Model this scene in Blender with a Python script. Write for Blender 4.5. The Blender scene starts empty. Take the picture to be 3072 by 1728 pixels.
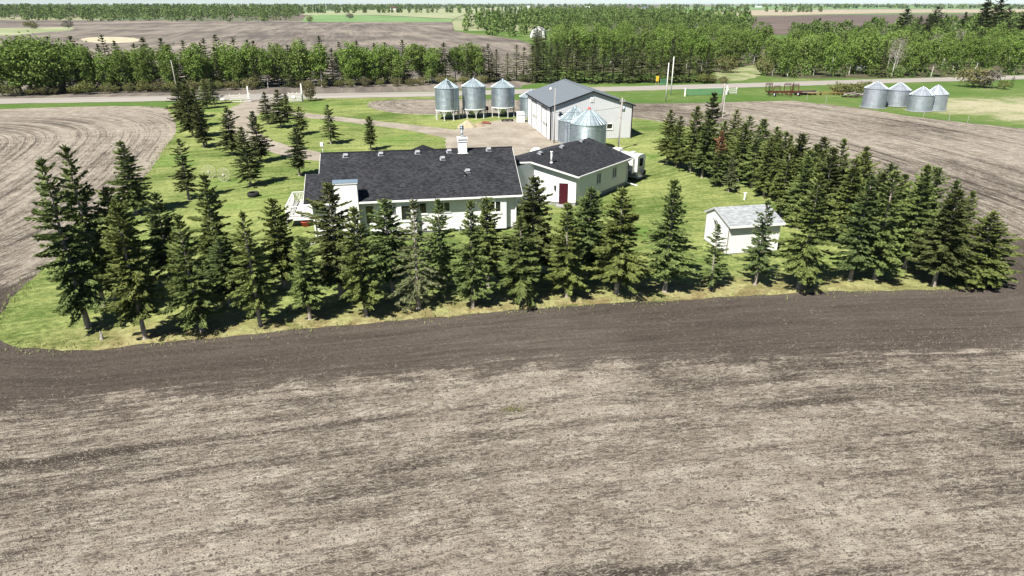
import bpy, bmesh, math, random
import numpy as np
from mathutils import Vector, Matrix
from mathutils.geometry import tessellate_polygon
R = math.radians
rnd = random.Random(7)
scene = bpy.context.scene
COL = scene.collection

# ------------------------------------------------------------------ camera
CAM_H, CAM_F, CAM_P = 18.0, 2048.0, math.atan(854 / 2048.0)
cam_data = bpy.data.cameras.new('camera')
cam_data.sensor_width = 36.0
cam_data.lens = 24.0
cam_data.clip_start = 0.5
cam_data.clip_end = 30000
cam = bpy.data.objects.new('camera', cam_data)
COL.objects.link(cam)
cam.location = (0, 0, CAM_H)
cam.rotation_euler = (math.pi / 2 - CAM_P, 0, 0)
scene.camera = cam

# ------------------------------------------------------------------ light
SUN_EL = R(52)
TO_SUN = Vector((-0.58 * math.cos(SUN_EL), -0.815 * math.cos(SUN_EL), math.sin(SUN_EL)))
world = bpy.data.worlds.new('World')
scene.world = world
world.use_nodes = True
wn = world.node_tree
bg = wn.nodes['Background']
sky = wn.nodes.new('ShaderNodeTexSky')
sky.sky_type = 'NISHITA'
sky.sun_disc = False
sky.sun_elevation = SUN_EL
sky.sun_rotation = math.atan2(TO_SUN.x, TO_SUN.y)
sky.altitude = 2200
sky.air_density = 0.75
sky.dust_density = 0.05
sky.ozone_density = 2.5
wn.links.new(sky.outputs[0], bg.inputs[0])
bg.inputs[1].default_value = 0.05
sun_data = bpy.data.lights.new('sun', 'SUN')
sun_data.energy = 5.0
sun_data.angle = R(0.5)
sun_data.color = (1.0, 0.955, 0.88)
sun = bpy.data.objects.new('sun', sun_data)
COL.objects.link(sun)
sun.location = (-60, -80, 120)
sun.rotation_euler = (-TO_SUN).to_track_quat('-Z', 'Y').to_euler()
scene.view_settings.view_transform = 'Standard'
scene.view_settings.look = 'None'
scene.view_settings.gamma = 1.0
scene.view_settings.use_curve_mapping = False
scene.view_settings.exposure = 1.02
try:
    scene.cycles.max_bounces = 5
    scene.cycles.diffuse_bounces = 1
    scene.cycles.glossy_bounces = 3
    scene.cycles.transmission_bounces = 3
    scene.cycles.volume_bounces = 0
    scene.cycles.volume_step_rate = 4
    scene.cycles.caustics_reflective = False
    scene.cycles.caustics_refractive = False
except Exception:
    pass

# ------------------------------------------------------------------ surveying helpers (photo 3072 px wide -> ground plan)
_c, _s = math.cos(CAM_P), math.sin(CAM_P)
K = 3072 / 2576.0
def G(x, y, z=0.0):
    u, v = x - 1536, 864 - y
    dx, dy, dz = u, CAM_F * _c + v * _s, -CAM_F * _s + v * _c
    t = (z - CAM_H) / dz
    return (dx * t, dy * t)
def GD(x, y, z=0.0):
    return G(x * K, y * K, z)
def hgt(bx, by, ty):
    X, Y = G(bx, by)
    r = (864 - ty) / CAM_F
    return (r * Y * _c - Y * _s) / (_c + r * _s) + CAM_H

# ------------------------------------------------------------------ object helpers
def props(o, label=None, cat=None, group=None, kind=None):
    if label: o['label'] = label
    if cat: o['category'] = cat
    if group: o['group'] = group
    if kind: o['kind'] = kind
    return o
def thing(name, label, cat, loc=(0, 0, 0), rz=0.0, group=None):
    o = bpy.data.objects.new(name, None)
    o.empty_display_size = 0.3
    COL.objects.link(o)
    o.location = loc
    o.rotation_euler = (0, 0, rz)
    return props(o, label, cat, group)
def link_mesh(name, me, parent=None):
    o = bpy.data.objects.new(name, me)
    COL.objects.link(o)
    if parent is not None:
        o.parent = parent
    return o
def np_mesh(name, V, F, mat, smooth=False):
    """V (n,3), F (m,k) arrays -> mesh"""
    V = np.asarray(V, dtype=np.float32); F = np.asarray(F, dtype=np.int32)
    me = bpy.data.meshes.new(name)
    k = F.shape[1]
    me.vertices.add(len(V)); me.vertices.foreach_set('co', V.ravel())
    me.loops.add(F.size); me.loops.foreach_set('vertex_index', F.ravel())
    me.polygons.add(len(F))
    me.polygons.foreach_set('loop_start', np.arange(0, F.size, k, dtype=np.int32))
    me.update(calc_edges=True)
    if smooth:
        me.polygons.foreach_set('use_smooth', np.ones(len(F), dtype=bool))
    me.materials.append(mat)
    return me

class MB:
    def __init__(s): s.v = []; s.f = []; s.uv = None
    def quad(s, a, b, c, d):
        n = len(s.v); s.v += [tuple(a), tuple(b), tuple(c), tuple(d)]; s.f.append((n, n + 1, n + 2, n + 3))
    def tri(s, a, b, c):
        n = len(s.v); s.v += [tuple(a), tuple(b), tuple(c)]; s.f.append((n, n + 1, n + 2))
    def poly(s, pts):
        n = len(s.v); s.v += [tuple(p) for p in pts]; s.f.append(tuple(range(n, n + len(pts))))
    def box(s, x0, x1, y0, y1, z0, z1):
        n = len(s.v)
        s.v += [(x0, y0, z0), (x1, y0, z0), (x1, y1, z0), (x0, y1, z0), (x0, y0, z1), (x1, y0, z1), (x1, y1, z1), (x0, y1, z1)]
        for f in ((0, 3, 2, 1), (4, 5, 6, 7), (0, 1, 5, 4), (1, 2, 6, 5), (2, 3, 7, 6), (3, 0, 4, 7)):
            s.f.append(tuple(n + i for i in f))
        return s
    def prism(s, pts, off):
        """extrude polygon pts (3d) by vector off, closed"""
        n = len(s.v); m = len(pts)
        s.v += [tuple(p) for p in pts] + [tuple(Vector(p) + Vector(off)) for p in pts]
        s.f.append(tuple(range(n + m - 1, n - 1, -1))); s.f.append(tuple(range(n + m, n + 2 * m)))
        for i in range(m):
            j = (i + 1) % m
            s.f.append((n + i, n + j, n + m + j, n + m + i))
        return s
    def bar(s, p, q, w, h=None, up=(0, 0, 1)):
        h = h or w
        p, q = Vector(p), Vector(q); d = (q - p).normalized(); u = Vector(up)
        if abs(d.dot(u)) > .98: u = Vector((1, 0, 0))
        a = d.cross(u).normalized() * (w / 2); b = a.cross(d).normalized() * (h / 2)
        s.prism([p - a - b, p + a - b, p + a + b, p - a + b], q - p)
        return s
    def tube(s, p, q, r0, r1=None, n=8, cap=True):
        r1 = r0 if r1 is None else r1
        p, q = Vector(p), Vector(q); d = (q - p).normalized()
        u = Vector((0, 0, 1)) if abs(d.z) < .95 else Vector((1, 0, 0))
        a = d.cross(u).normalized(); b = d.cross(a)
        k = len(s.v)
        for (c, r) in ((p, r0), (q, r1)):
            for i in range(n):
                t = 2 * math.pi * i / n
                s.v.append(tuple(c + (a * math.cos(t) + b * math.sin(t)) * r))
        for i in range(n):
            j = (i + 1) % n
            s.f.append((k + i, k + n + i, k + n + j, k + j))
        if cap:
            s.f.append(tuple(k + i for i in range(n))); s.f.append(tuple(k + n + i for i in range(n - 1, -1, -1)))
        return s
    def lathe(s, prof, n=24, ang0=0.0, ang1=2 * math.pi):
        k = len(s.v); full = abs(ang1 - ang0 - 2 * math.pi) < 1e-6
        cols = n if full else n + 1
        for i in range(cols):
            t = ang0 + (ang1 - ang0) * i / n
            for (r, z) in prof: s.v.append((r * math.cos(t), r * math.sin(t), z))
        m = len(prof)
        for i in range(n):
            j = (i + 1) % cols
            for q in range(m - 1):
                s.f.append((k + i * m + q, k + j * m + q, k + j * m + q + 1, k + i * m + q + 1))
        return s
    def torus(s, R0, r, n=24, m=8, ax='z'):
        k = len(s.v)
        for i in range(n):
            t = 2 * math.pi * i / n
            for j in range(m):
                u = 2 * math.pi * j / m
                x, y, z = (R0 + r * math.cos(u)) * math.cos(t), (R0 + r * math.cos(u)) * math.sin(t), r * math.sin(u)
                s.v.append((x, y, z) if ax == 'z' else (x, z, y))
        for i in range(n):
            for j in range(m):
                a, b = (i + 1) % n, (j + 1) % m
                s.f.append((k + i * m + j, k + a * m + j, k + a * m + b, k + i * m + b))
        return s
    def mesh(s, name, mat, smooth=False):
        me = bpy.data.meshes.new(name)
        me.from_pydata([tuple(v) for v in s.v], [], s.f)
        if s.uv is not None:
            l = me.uv_layers.new(name='UVMap')
            for p in me.polygons:
                for li in p.loop_indices:
                    l.data[li].uv = s.uv[me.loops[li].vertex_index]
        me.materials.append(mat)
        if smooth: me.polygons.foreach_set('use_smooth', [True] * len(me.polygons))
        me.update()
        return me
    def build(s, name, mat, parent=None, smooth=False):
        return link_mesh(name, s.mesh(name, mat, smooth), parent)

# ------------------------------------------------------------------ material helpers
class NT:
    def __init__(s, name):
        s.m = bpy.data.materials.new(name); s.m.use_nodes = True
        s.gain = 1.0
        s.t = s.m.node_tree; s.b = s.t.nodes['Principled BSDF']; s.out = s.t.nodes['Material Output']
    def n(s, typ, ins=None, **kw):
        x = s.t.nodes.new('ShaderNode' + typ)
        for k, v in kw.items(): setattr(x, k, v)
        if ins:
            for k, v in ins.items(): s.set(x.inputs[k], v)
        return x
    def set(s, sock, v):
        if hasattr(v, 'is_output') and v.is_output: s.t.links.new(v, sock)
        elif hasattr(v, 'outputs'): s.t.links.new(v.outputs[0], sock)
        else:
            if sock.type == 'RGBA' and len(v) == 3: v = (*v, 1)
            sock.default_value = v
    def math(s, op, a, b=0.0, c=None, clamp=False):
        x = s.t.nodes.new('ShaderNodeMath'); x.operation = op; x.use_clamp = clamp
        s.set(x.inputs[0], a); s.set(x.inputs[1], b)
        if c is not None: s.set(x.inputs[2], c)
        return x.outputs[0]
    def pos(s):
        return s.n('TexCoord').outputs['Object']
    def gpos(s):
        return s.n('NewGeometry').outputs['Position']
    def noise(s, vec, scale, detail=3.0, rough=.55, dist=0.0):
        x = s.n('TexNoise', {'Vector': vec, 'Scale': scale, 'Detail': detail, 'Roughness': rough, 'Distortion': dist})
        return x.outputs['Fac']
    def ss(s, v, lo, hi, a=0.0, b=1.0):
        x = s.n('MapRange', interpolation_type='SMOOTHSTEP')
        for i, q in enumerate((v, lo, hi, a, b)): s.set(x.inputs[i], q)
        return x.outputs[0]
    def lin(s, v, lo, hi, a=0.0, b=1.0):
        x = s.n('MapRange')
        for i, q in enumerate((v, lo, hi, a, b)): s.set(x.inputs[i], q)
        return x.outputs[0]
    def mix(s, f, a, b, blend='MIX'):
        x = s.n('Mix', data_type='RGBA', blend_type=blend)
        s.set(x.inputs[0], f); s.set(x.inputs[6], a); s.set(x.inputs[7], b)
        return x.outputs[2]
    def vec(s, x, y, z=0.0):
        c = s.n('CombineXYZ')
        for i, q in enumerate((x, y, z)): s.set(c.inputs[i], q)
        return c.outputs[0]
    def xyz(s, v):
        c = s.n('SeparateXYZ', {0: v}); return c.outputs
    def bump(s, h, strength=.3, dist=.02):
        x = s.n('Bump', {'Strength': strength, 'Distance': dist, 'Height': h})
        s.t.links.new(x.outputs[0], s.b.inputs['Normal'])
    def end(s, col=None, rough=.8, metal=0.0, spec=.3):
        if col is not None and s.gain != 1.0: col = s.mix(1.0, col, (s.gain, s.gain, s.gain), 'MULTIPLY')
        if col is not None: s.set(s.b.inputs['Base Color'], col)
        s.set(s.b.inputs['Roughness'], rough); s.set(s.b.inputs['Metallic'], metal)
        s.b.inputs['Specular IOR Level'].default_value = spec
        return s.m

def simple(name, col, rough=.7, metal=0.0, var=.12, scale=3.0, bump=0.0, spec=.3):
    n = NT(name); p = n.pos()
    f = n.noise(p, scale, 4)
    f2 = n.noise(p, scale * 9, 2)
    k = n.math('ADD', n.math('MULTIPLY', f, 1.4), n.math('MULTIPLY', f2, .6))
    fac = n.lin(k, .6, 1.4, 1 - var, 1 + var)
    c = n.mix(1.0, col, n.vec(fac, fac, fac), 'MULTIPLY')
    if bump: n.bump(f2, bump, .01)
    return n.end(c, rough, metal, spec)

M = {}
M['stucco'] = simple('stucco', (.72, .72, .715), .9, var=.06, scale=1.2, bump=.5)
M['concrete'] = simple('concrete', (.27, .27, .265), .9, var=.2, scale=2)
M['white'] = simple('white_paint', (.74, .74, .72), .5, var=.05)
M['offwhite'] = simple('weathered_white', (.62, .61, .57), .7, var=.2, scale=5)
M['soffit'] = simple('soffit', (.42, .43, .44), .7, var=.04)
M['vent'] = simple('vent_grey', (.27, .28, .29), .6, var=.08)
M['black'] = simple('black_trim', (.012, .012, .015), .45, var=.1)
M['rubber'] = simple('rubber', (.018, .018, .018), .8, var=.3, scale=8)
M['red_door'] = simple('red_door', (.055, .006, .013), .45, var=.1)
M['wood'] = simple('wood_pole', (.24, .19, .14), .85, var=.3, scale=4)
M['greywood'] = simple('grey_wood', (.30, .28, .25), .9, var=.3, scale=4)
M['rust'] = simple('red_implement', (.085, .022, .016), .7, var=.45, scale=4)
M['brownrust'] = simple('brown_rust', (.06, .035, .026), .85, var=.4, scale=4)
M['yellow'] = simple('yellow_paint', (.24, .165, .06), .7, var=.35, scale=4)
M['greenpaint'] = simple('green_paint', (.10, .26, .14), .6, var=.25, scale=3)
M['sand'] = simple('sand', (.34, .30, .205), .95, var=.18, scale=4, bump=.4)
M['dirtpile'] = simple('dirt_pile', (.27, .21, .15), .95, var=.3, scale=4, bump=.5)
M['orange'] = simple('orange_pipe', (.20, .055, .03), .6, var=.15)
M['stone'] = simple('stone', (.55, .53, .49), .9, var=.2, scale=5, bump=.3)
M['galv'] = None
M['shop_roof'] = simple('shop_roof_metal', (.215, .24, .262), .42, metal=.25, var=.05, spec=.5)
M['shop_wall'] = simple('shop_siding', (.54, .55, .56), .5, var=.05, scale=.8)
M['shop_white'] = simple('shop_white', (.77, .77, .77), .5, var=.05, scale=.8)
M['rv'] = simple('trailer_shell', (.66, .66, .65), .35, var=.04)
M['rvgrey'] = simple('trailer_graphics', (.20, .22, .25), .4, var=.1)
M['bark'] = simple('spruce_bark', (.27, .235, .20), .95, var=.35, scale=6)
M['darkbark'] = simple('dark_bark', (.07, .058, .048), .95, var=.3, scale=6)
M['abark'] = simple('aspen_bark', (.42, .41, .36), .9, var=.35, scale=5)
M['wheelwood'] = simple('bleached_wheel_wood', (.36, .35, .25), .85, var=.2, scale=5)
M['dishwhite'] = simple('dish_white', (.72, .72, .70), .5, var=.03)
M['red'] = simple('red_cap', (.45, .08, .06), .5, var=.1)
M['yellowsign'] = simple('yellow_sign', (.62, .42, .03), .5, var=.03)
M['bluecap'] = simple('blue_grey_flashing', (.23, .31, .38), .35, metal=.4, var=.1, spec=.5)

def m_glass():
    n = NT('window_glass'); p = n.pos()
    c = n.mix(n.noise(p, 1.3, 2), (.006, .008, .010), (.022, .026, .028))
    return n.end(c, .04, 0, .6)
M['glass'] = m_glass()

def m_galv(name, base, rough, tint):
    n = NT(name); p = n.pos()
    a = n.noise(p, 1.1, 3); b = n.noise(p, 7, 3)
    q = n.xyz(p)
    v = n.noise(n.vec(n.math('MULTIPLY', q[0], 3.0), n.math('MULTIPLY', q[1], 3.0), n.math('MULTIPLY', q[2], .35)), 1.0, 3)
    k = n.math('ADD', n.math('ADD', n.math('MULTIPLY', a, .5), n.math('MULTIPLY', b, .25)), n.math('MULTIPLY', v, .5))
    c = n.mix(n.ss(k, .45, .8), base, tint)
    return n.end(c, n.lin(b, .3, .7, rough - .06, rough + .1), .82, .5)
M['galv'] = m_galv('galvanised_steel', (.30, .36, .40), .42, (.46, .52, .56))
M['galvroof'] = m_galv('galvanised_roof', (.30, .37, .40), .56, (.42, .49, .52))
M['galvold'] = m_galv('weathered_galvanised', (.34, .38, .42), .55, (.48, .52, .56))
M['steelleg'] = simple('white_steel_leg', (.55, .55, .53), .55, var=.15)

def m_shingle():
    n = NT('asphalt_shingle'); n.gain = 0.85
    uv = n.n('TexCoord').outputs['UV']
    br = n.n('TexBrick', {'Vector': uv, 'Color1': (.018, .019, .022), 'Color2': (.058, .060, .068), 'Mortar': (.014, .015, .017), 'Scale': 1.0, 'Mortar Size': .006, 'Brick Width': .24, 'Row Height': .145, 'Bias': -.1})
    br.offset = .37; br.squash = 1.0
    f = n.noise(uv, .5, 3); g = n.noise(uv, 24, 2)
    k = n.lin(n.math('ADD', f, n.math('MULTIPLY', g, .5)), .5, 1.0, .8, 1.22)
    c = n.mix(1.0, br.outputs['Color'], n.vec(k, k, k), 'MULTIPLY')
    n.bump(g, .3, .006)
    return n.end(c, .9, 0, .25)
M['shingle'] = m_shingle()
def m_shingle_light():
    n = NT('pale_shed_shingle'); n.gain = 0.90
    uv = n.n('TexCoord').outputs['UV']
    br = n.n('TexBrick', {'Vector': uv, 'Color1': (.26, .28, .29), 'Color2': (.44, .46, .47), 'Mortar': (.2, .21, .22), 'Scale': 1.0, 'Mortar Size': .006, 'Brick Width': .3, 'Row Height': .14})
    return n.end(br.outputs['Color'], .85, 0, .3)
M['shingle_light'] = m_shingle_light()

def m_foliage(name, c1, c2, c3, transl=.0, hue_rand=True, tint_attr=None):
    n = NT(name)
    info = n.n('ObjectInfo')
    geo = n.n('NewGeometry')
    f = geo.outputs['Random Per Island']
    col = n.mix(f, c1, c2)
    if tint_attr:
        a = n.n('Attribute', attribute_name=tint_attr)
        r = a.outputs['Fac']
    else:
        r = info.outputs['Random']
    col = n.mix(n.lin(r, 0, 1, 0.0, .75), col, c3)
    br = n.lin(n.math('FRACT', n.math('MULTIPLY', r, 7.31)), 0, 1, .78, 1.22)
    col = n.mix(1.0, col, n.vec(br, br, br), 'MULTIPLY')
    n.end(col, .75, 0, .2)
    if transl:
        tr = n.n('BsdfTranslucent', {'Color': col})
        mx = n.n('MixShader', {0: transl})
        n.t.links.new(n.b.outputs[0], mx.inputs[1]); n.t.links.new(tr.outputs[0], mx.inputs[2])
        n.t.links.new(mx.outputs[0], n.out.inputs[0])
    return n.m
M['spruce'] = m_foliage('spruce_needles', (.085, .112, .030), (.225, .255, .065), (.100, .150, .055), .12)
M['spruce_dark'] = m_foliage('dark_spruce_needles', (.055, .070, .022), (.140, .155, .045), (.075, .098, .040), .1)
M['spruce_belt'] = m_foliage('belt_spruce_needles', (.058, .078, .024), (.150, .172, .050), (.085, .112, .045), .1)
M['spruce_grey'] = m_foliage('grey_green_needles', (.080, .100, .042), (.165, .190, .080), (.11, .12, .055), .1)
M['spruce_red'] = m_foliage('dead_red_needles', (.22, .105, .06), (.36, .19, .10), (.26, .15, .08), .1)
M['aspen'] = m_foliage('aspen_leaves', (.078, .148, .025), (.205, .305, .058), (.165, .225, .060), .3)
M['aspen_far'] = m_foliage('woodland_leaves', (.062, .118, .026), (.165, .245, .060), (.125, .170, .055), .25, tint_attr='tint')
M['shrub'] = m_foliage('shrub_leaves', (.10, .13, .035), (.20, .21, .06), (.14, .12, .06), .2)
M['twig'] = m_foliage('bare_twigs', (.13, .115, .095), (.24, .22, .18), (.18, .16, .13))
M['spruce_far'] = m_foliage('far_spruce_needles', (.040, .056, .026), (.085, .102, .042), (.058, .078, .042), tint_attr='tint')

# ------------------------------------------------------------------ ground materials
def m_field():
    n = NT('tilled_stubble_soil'); n.gain = 0.81
    d = n.n('Attribute', attribute_name='fd').outputs['Fac']
    a = n.n('Attribute', attribute_name='fa').outputs['Fac']
    band = n.n('Attribute', attribute_name='fb').outputs['Fac']
    rows = n.n('Attribute', attribute_name='fr').outputs['Fac']
    p = n.gpos()
    wob = n.math('MULTIPLY', n.math('SUBTRACT', n.noise(p, .10, 3), .5), n.lin(rows, .1, 1.0, 2.6, .9))
    dw = n.math('ADD', d, wob)
    s1 = n.noise(n.vec(n.math('MULTIPLY', a, .035), n.math('MULTIPLY', dw, .38)), 1.0, 4, .6)
    s2 = n.noise(n.vec(n.math('MULTIPLY', a, .12), n.math('MULTIPLY', dw, 1.5)), 1.0, 4, .65)
    rown = n.noise(n.vec(n.math('MULTIPLY', a, .05), n.math('MULTIPLY', n.math('ADD', d, n.math('MULTIPLY', wob, .25)), 2.1)), 1.0, 3, .6)
    wisp = n.noise(n.vec(n.math('MULTIPLY', a, 1.5), n.math('MULTIPLY', d, 7.5), n.math('MULTIPLY', d, .7)), 1.0, 6, .76, .9)
    till = n.noise(n.vec(n.math('MULTIPLY', a, .06), n.math('MULTIPLY', d, 3.6)), 1.0, 3, .6)
    # paired wheel marks of the seeder, following the headland
    m1 = n.math('ABSOLUTE', n.math('SUBTRACT', n.math('MODULO', n.math('ADD', n.math('ADD', d, 400.0), n.math('MULTIPLY', wob, .35)), 11.3), 5.0))
    track = n.math('MULTIPLY', n.ss(n.math('ABSOLUTE', n.math('SUBTRACT', m1, 1.15)), .42, .12), n.ss(n.noise(n.vec(n.math('MULTIPLY', a, .05), n.math('MULTIPLY', d, .06)), 1.0, 2), .42, .58))
    patch = n.noise(p, .05, 3, .55)
    mid = n.noise(p, .45, 4, .65)
    clod = n.noise(p, 4.0, 5, .72)
    fine = n.noise(p, 15.0, 3, .75)
    # how much chaff lies here
    cov = n.math('MULTIPLY', s1, .55)
    for v, w in ((s2, .42), (patch, .55), (mid, .32)):
        cov = n.math('ADD', cov, n.math('MULTIPLY', v, w))
    cov = n.ss(cov, .66, 1.14, .30, .98)
    cov = n.math('ADD', cov, n.math('MULTIPLY', n.math('SUBTRACT', rown, .47), n.math('MULTIPLY', rows, 1.7)))
    cov = n.math('ADD', cov, n.math('MULTIPLY', rows, .10))
    bw = n.math('ADD', band, n.math('MULTIPLY', n.math('SUBTRACT', n.math('ADD', mid, s2), 1.0), .9))
    cov = n.math('MULTIPLY', n.math('MINIMUM', n.math('MAXIMUM', cov, 0.0), 1.1), n.ss(bw, .25, .85, .0, 1.0))
    thr = n.lin(cov, 0, 1, .66, .42)
    w2 = n.math('ADD', n.math('MULTIPLY', wisp, .74), n.math('ADD', n.math('MULTIPLY', clod, .12), n.math('ADD', n.math('MULTIPLY', till, .16), n.math('MULTIPLY', track, -.09))))
    straw = n.ss(n.math('ADD', n.math('SUBTRACT', w2, thr), n.math('MULTIPLY', n.math('SUBTRACT', fine, .5), .22)), -.09, .11)
    soilA = n.mix(n.ss(patch, .35, .65), (.087, .071, .058), (.118, .099, .082))
    sv = n.math('MULTIPLY', n.lin(n.math('ADD', clod, fine), .72, 1.30, .60, 1.40), n.math('MULTIPLY', n.lin(till, .32, .68, .80, 1.20), n.lin(n.math('ADD', s1, s2), .75, 1.25, .80, 1.24)))
    sv = n.math('MULTIPLY', sv, n.lin(track, 0, 1, 1.0, .80))
    soil = n.mix(1.0, soilA, n.vec(sv, sv, sv), 'MULTIPLY')
    soil = n.mix(n.ss(fine, .64, .74, 0, .5), soil, (.26, .22, .175))
    tone = n.mix(n.ss(n.noise(p, .8, 3), .4, .65), (.338, .292, .236), (.448, .402, .328))
    tv = n.lin(fine, .3, .7, .66, 1.30)
    tone = n.mix(1.0, tone, n.vec(tv, tv, tv), 'MULTIPLY')
    col = n.mix(straw, soil, tone)
    hgt_ = n.math('ADD', n.math('MULTIPLY', clod, .7), n.math('ADD', n.math('MULTIPLY', fine, .30), n.math('MULTIPLY', wisp, .45)))
    n.bump(hgt_, 1.0, .13)
    return n.end(col, .95, 0, .12)
M['field'] = m_field()

def m_farfield(name, soilc, strawc, ang, w1=.12, bias=0.0):
    n = NT(name); n.gain = .85; p = n.gpos()
    q = n.xyz(p); ca, sa = math.cos(ang), math.sin(ang)
    u = n.math('ADD', n.math('MULTIPLY', q[0], ca), n.math('MULTIPLY', q[1], sa))
    v = n.math('ADD', n.math('MULTIPLY', q[0], -sa), n.math('MULTIPLY', q[1], ca))
    wob = n.math('MULTIPLY', n.math('SUBTRACT', n.noise(p, .012, 3), .5), 9.0)
    s1 = n.noise(n.vec(n.math('MULTIPLY', n.math('ADD', u, wob), w1), n.math('MULTIPLY', v, .012)), 1.0, 4, .6)
    s2 = n.noise(n.vec(n.math('MULTIPLY', u, .55), n.math('MULTIPLY', v, .03)), 1.0, 3, .6)
    big = n.noise(p, .011, 4, .6)
    fine = n.noise(p, 1.2, 3, .7)
    k = n.math('ADD', n.math('ADD', n.math('MULTIPLY', s1, .7), n.math('MULTIPLY', s2, .45)), n.math('ADD', n.math('MULTIPLY', big, .8), n.math('MULTIPLY', fine, .25)))
    col = n.mix(n.ss(k, .92 - bias, 1.42 - bias), soilc, strawc)
    return n.end(col, .95, 0, .15)
M['farfield'] = m_farfield('far_tilled_soil', (.105, .090, .080), (.300, .262, .212), R(13), .12, .04)
M['tanfield'] = m_farfield('tan_stubble', (.30, .26, .18), (.42, .37, .27), R(40), .05, .1)
M['brownfield'] = m_farfield('brown_soil', (.115, .09, .078), (.19, .15, .125), R(13), .05)
M['greenfield'] = m_farfield('young_crop', (.13, .24, .085), (.24, .34, .15), R(5), .03)
M['palefield'] = m_farfield('pale_pasture', (.25, .29, .15), (.40, .41, .26), R(60), .03)

def m_lawn():
    n = NT('mown_lawn'); n.gain = 1.06; p = n.gpos(); q = n.xyz(p)
    big = n.noise(p, .06, 4, .6); mid = n.noise(p, .35, 4, .62); fine = n.noise(p, 2.6, 5, .72); vf = n.noise(p, 12, 3, .75)
    ang = R(17)
    bend = n.math('MULTIPLY', n.math('SUBTRACT', n.noise(p, .018, 2), .5), 30.0)
    u = n.math('ADD', n.math('ADD', n.math('MULTIPLY', q[0], -math.sin(ang)), n.math('MULTIPLY', q[1], math.cos(ang))), bend)
    v = n.math('ADD', n.math('MULTIPLY', q[0], math.cos(ang)), n.math('MULTIPLY', q[1], math.sin(ang)))
    swath = n.noise(n.vec(n.math('MULTIPLY', u, 1.0), n.math('MULTIPLY', v, .05)), 1.0, 3, .65)
    clip = n.noise(n.vec(n.math('MULTIPLY', u, 3.2), n.math('MULTIPLY', v, .5)), 1.0, 4, .7)
    k = n.math('ADD', n.math('MULTIPLY', big, .75), n.math('ADD', n.math('MULTIPLY', mid, .42), n.math('ADD', n.math('MULTIPLY', fine, .42), n.math('ADD', n.math('MULTIPLY', swath, .58), n.math('MULTIPLY', clip, .44)))))
    col = n.mix(n.ss(k, 1.06, 1.54), (.062, .104, .020), (.250, .275, .096))
    deep = n.ss(n.noise(p, .10, 3), .52, .68, 0, .6)
    col = n.mix(deep, col, n.mix(n.ss(clip, .4, .62), (.058, .128, .020), (.130, .215, .045)))
    # dry turf and needle litter along the front shelter belt
    edge = n.math('SUBTRACT', q[1], n.math('ADD', n.math('MULTIPLY', q[0], .19), 38.6))
    dry = n.math('MULTIPLY', n.ss(n.math('ADD', edge, n.math('MULTIPLY', n.math('SUBTRACT', mid, .5), 7.0)), 5.0, .6), n.ss(n.math('ADD', n.math('MULTIPLY', fine, .6), mid), .50, .80))
    dry = n.math('MULTIPLY', dry, n.ss(q[0], -29, -21, .15, 1))
    dry = n.math('MULTIPLY', dry, n.ss(q[0], 12, 30, 1, .55))
    col = n.mix(n.math('MULTIPLY', dry, .72), col, n.mix(n.ss(n.noise(p, .7, 3), .42, .6), (.205, .135, .078), (.335, .285, .15)))
    val = n.lin(n.math('ADD', fine, vf), .7, 1.3, .62, 1.38)
    col = n.mix(1.0, col, n.vec(val, val, val), 'MULTIPLY')
    n.bump(n.math('ADD', fine, vf), .9, .06)
    return n.end(col, .9, 0, .12)
M['lawn'] = m_lawn()

def m_meadow():
    n = NT('rough_meadow'); n.gain = 0.90; p = n.gpos(); q = n.xyz(p)
    big = n.noise(p, .035, 4, .6); mid = n.noise(p, .22, 5, .65); fine = n.noise(p, 2.2, 4, .7)
    st = n.noise(n.vec(n.math('MULTIPLY', q[0], .35), n.math('MULTIPLY', q[1], .9)), 1.0, 4, .65)
    k = n.math('ADD', n.math('MULTIPLY', big, .95), n.math('ADD', n.math('MULTIPLY', mid, .55), n.math('ADD', n.math('MULTIPLY', fine, .25), n.math('MULTIPLY', st, .4))))
    k = n.math('ADD', k, n.math('MULTIPLY', n.ss(q[0], 66, 88, 0, .24), n.ss(q[1], 158, 138)))
    col = n.mix(n.ss(k, .95, 1.35), (.078, .142, .030), (.150, .195, .062))
    col = n.mix(n.ss(k, 1.16, 1.50), col, (.38, .35, .235))
    val = n.lin(fine, .3, .7, .8, 1.2)
    col = n.mix(1.0, col, n.vec(val, val, val), 'MULTIPLY')
    n.bump(n.math('ADD', fine, mid), .7, .12)
    return n.end(col, .95, 0, .1)
M['meadow'] = m_meadow()

def m_land():
    n = NT('distant_farmland'); n.gain = 0.85; p = n.gpos()
    vo = n.n('TexVoronoi', {'Vector': p, 'Scale': .0016, 'Randomness': .8}, distance='MANHATTAN')
    r = n.xyz(vo.outputs['Color'])
    col = n.mix(n.ss(r[0], .3, .34), (.13, .21, .085), (.30, .31, .18))
    col = n.mix(n.ss(r[0], .66, .7), col, (.16, .13, .11))
    col = n.mix(n.ss(n.noise(p, .004, 4), .45, .6, 0, .6), col, (.12, .18, .08))
    return n.end(col, .95, 0, .1)
M['land'] = m_land()
def m_dry():
    n = NT('dry_meadow_grass'); n.gain = .9; p = n.gpos()
    k = n.math('ADD', n.math('MULTIPLY', n.noise(p, .16, 5, .65), .7), n.math('MULTIPLY', n.noise(p, 1.4, 4, .7), .4))
    col = n.mix(n.ss(k, .42, .68), (.12, .17, .05), (.34, .33, .20))
    n.bump(n.noise(p, 1.4, 4, .7), .8, .15)
    return n.end(col, .95, 0, .1)
M['drymeadow'] = m_dry()

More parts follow.
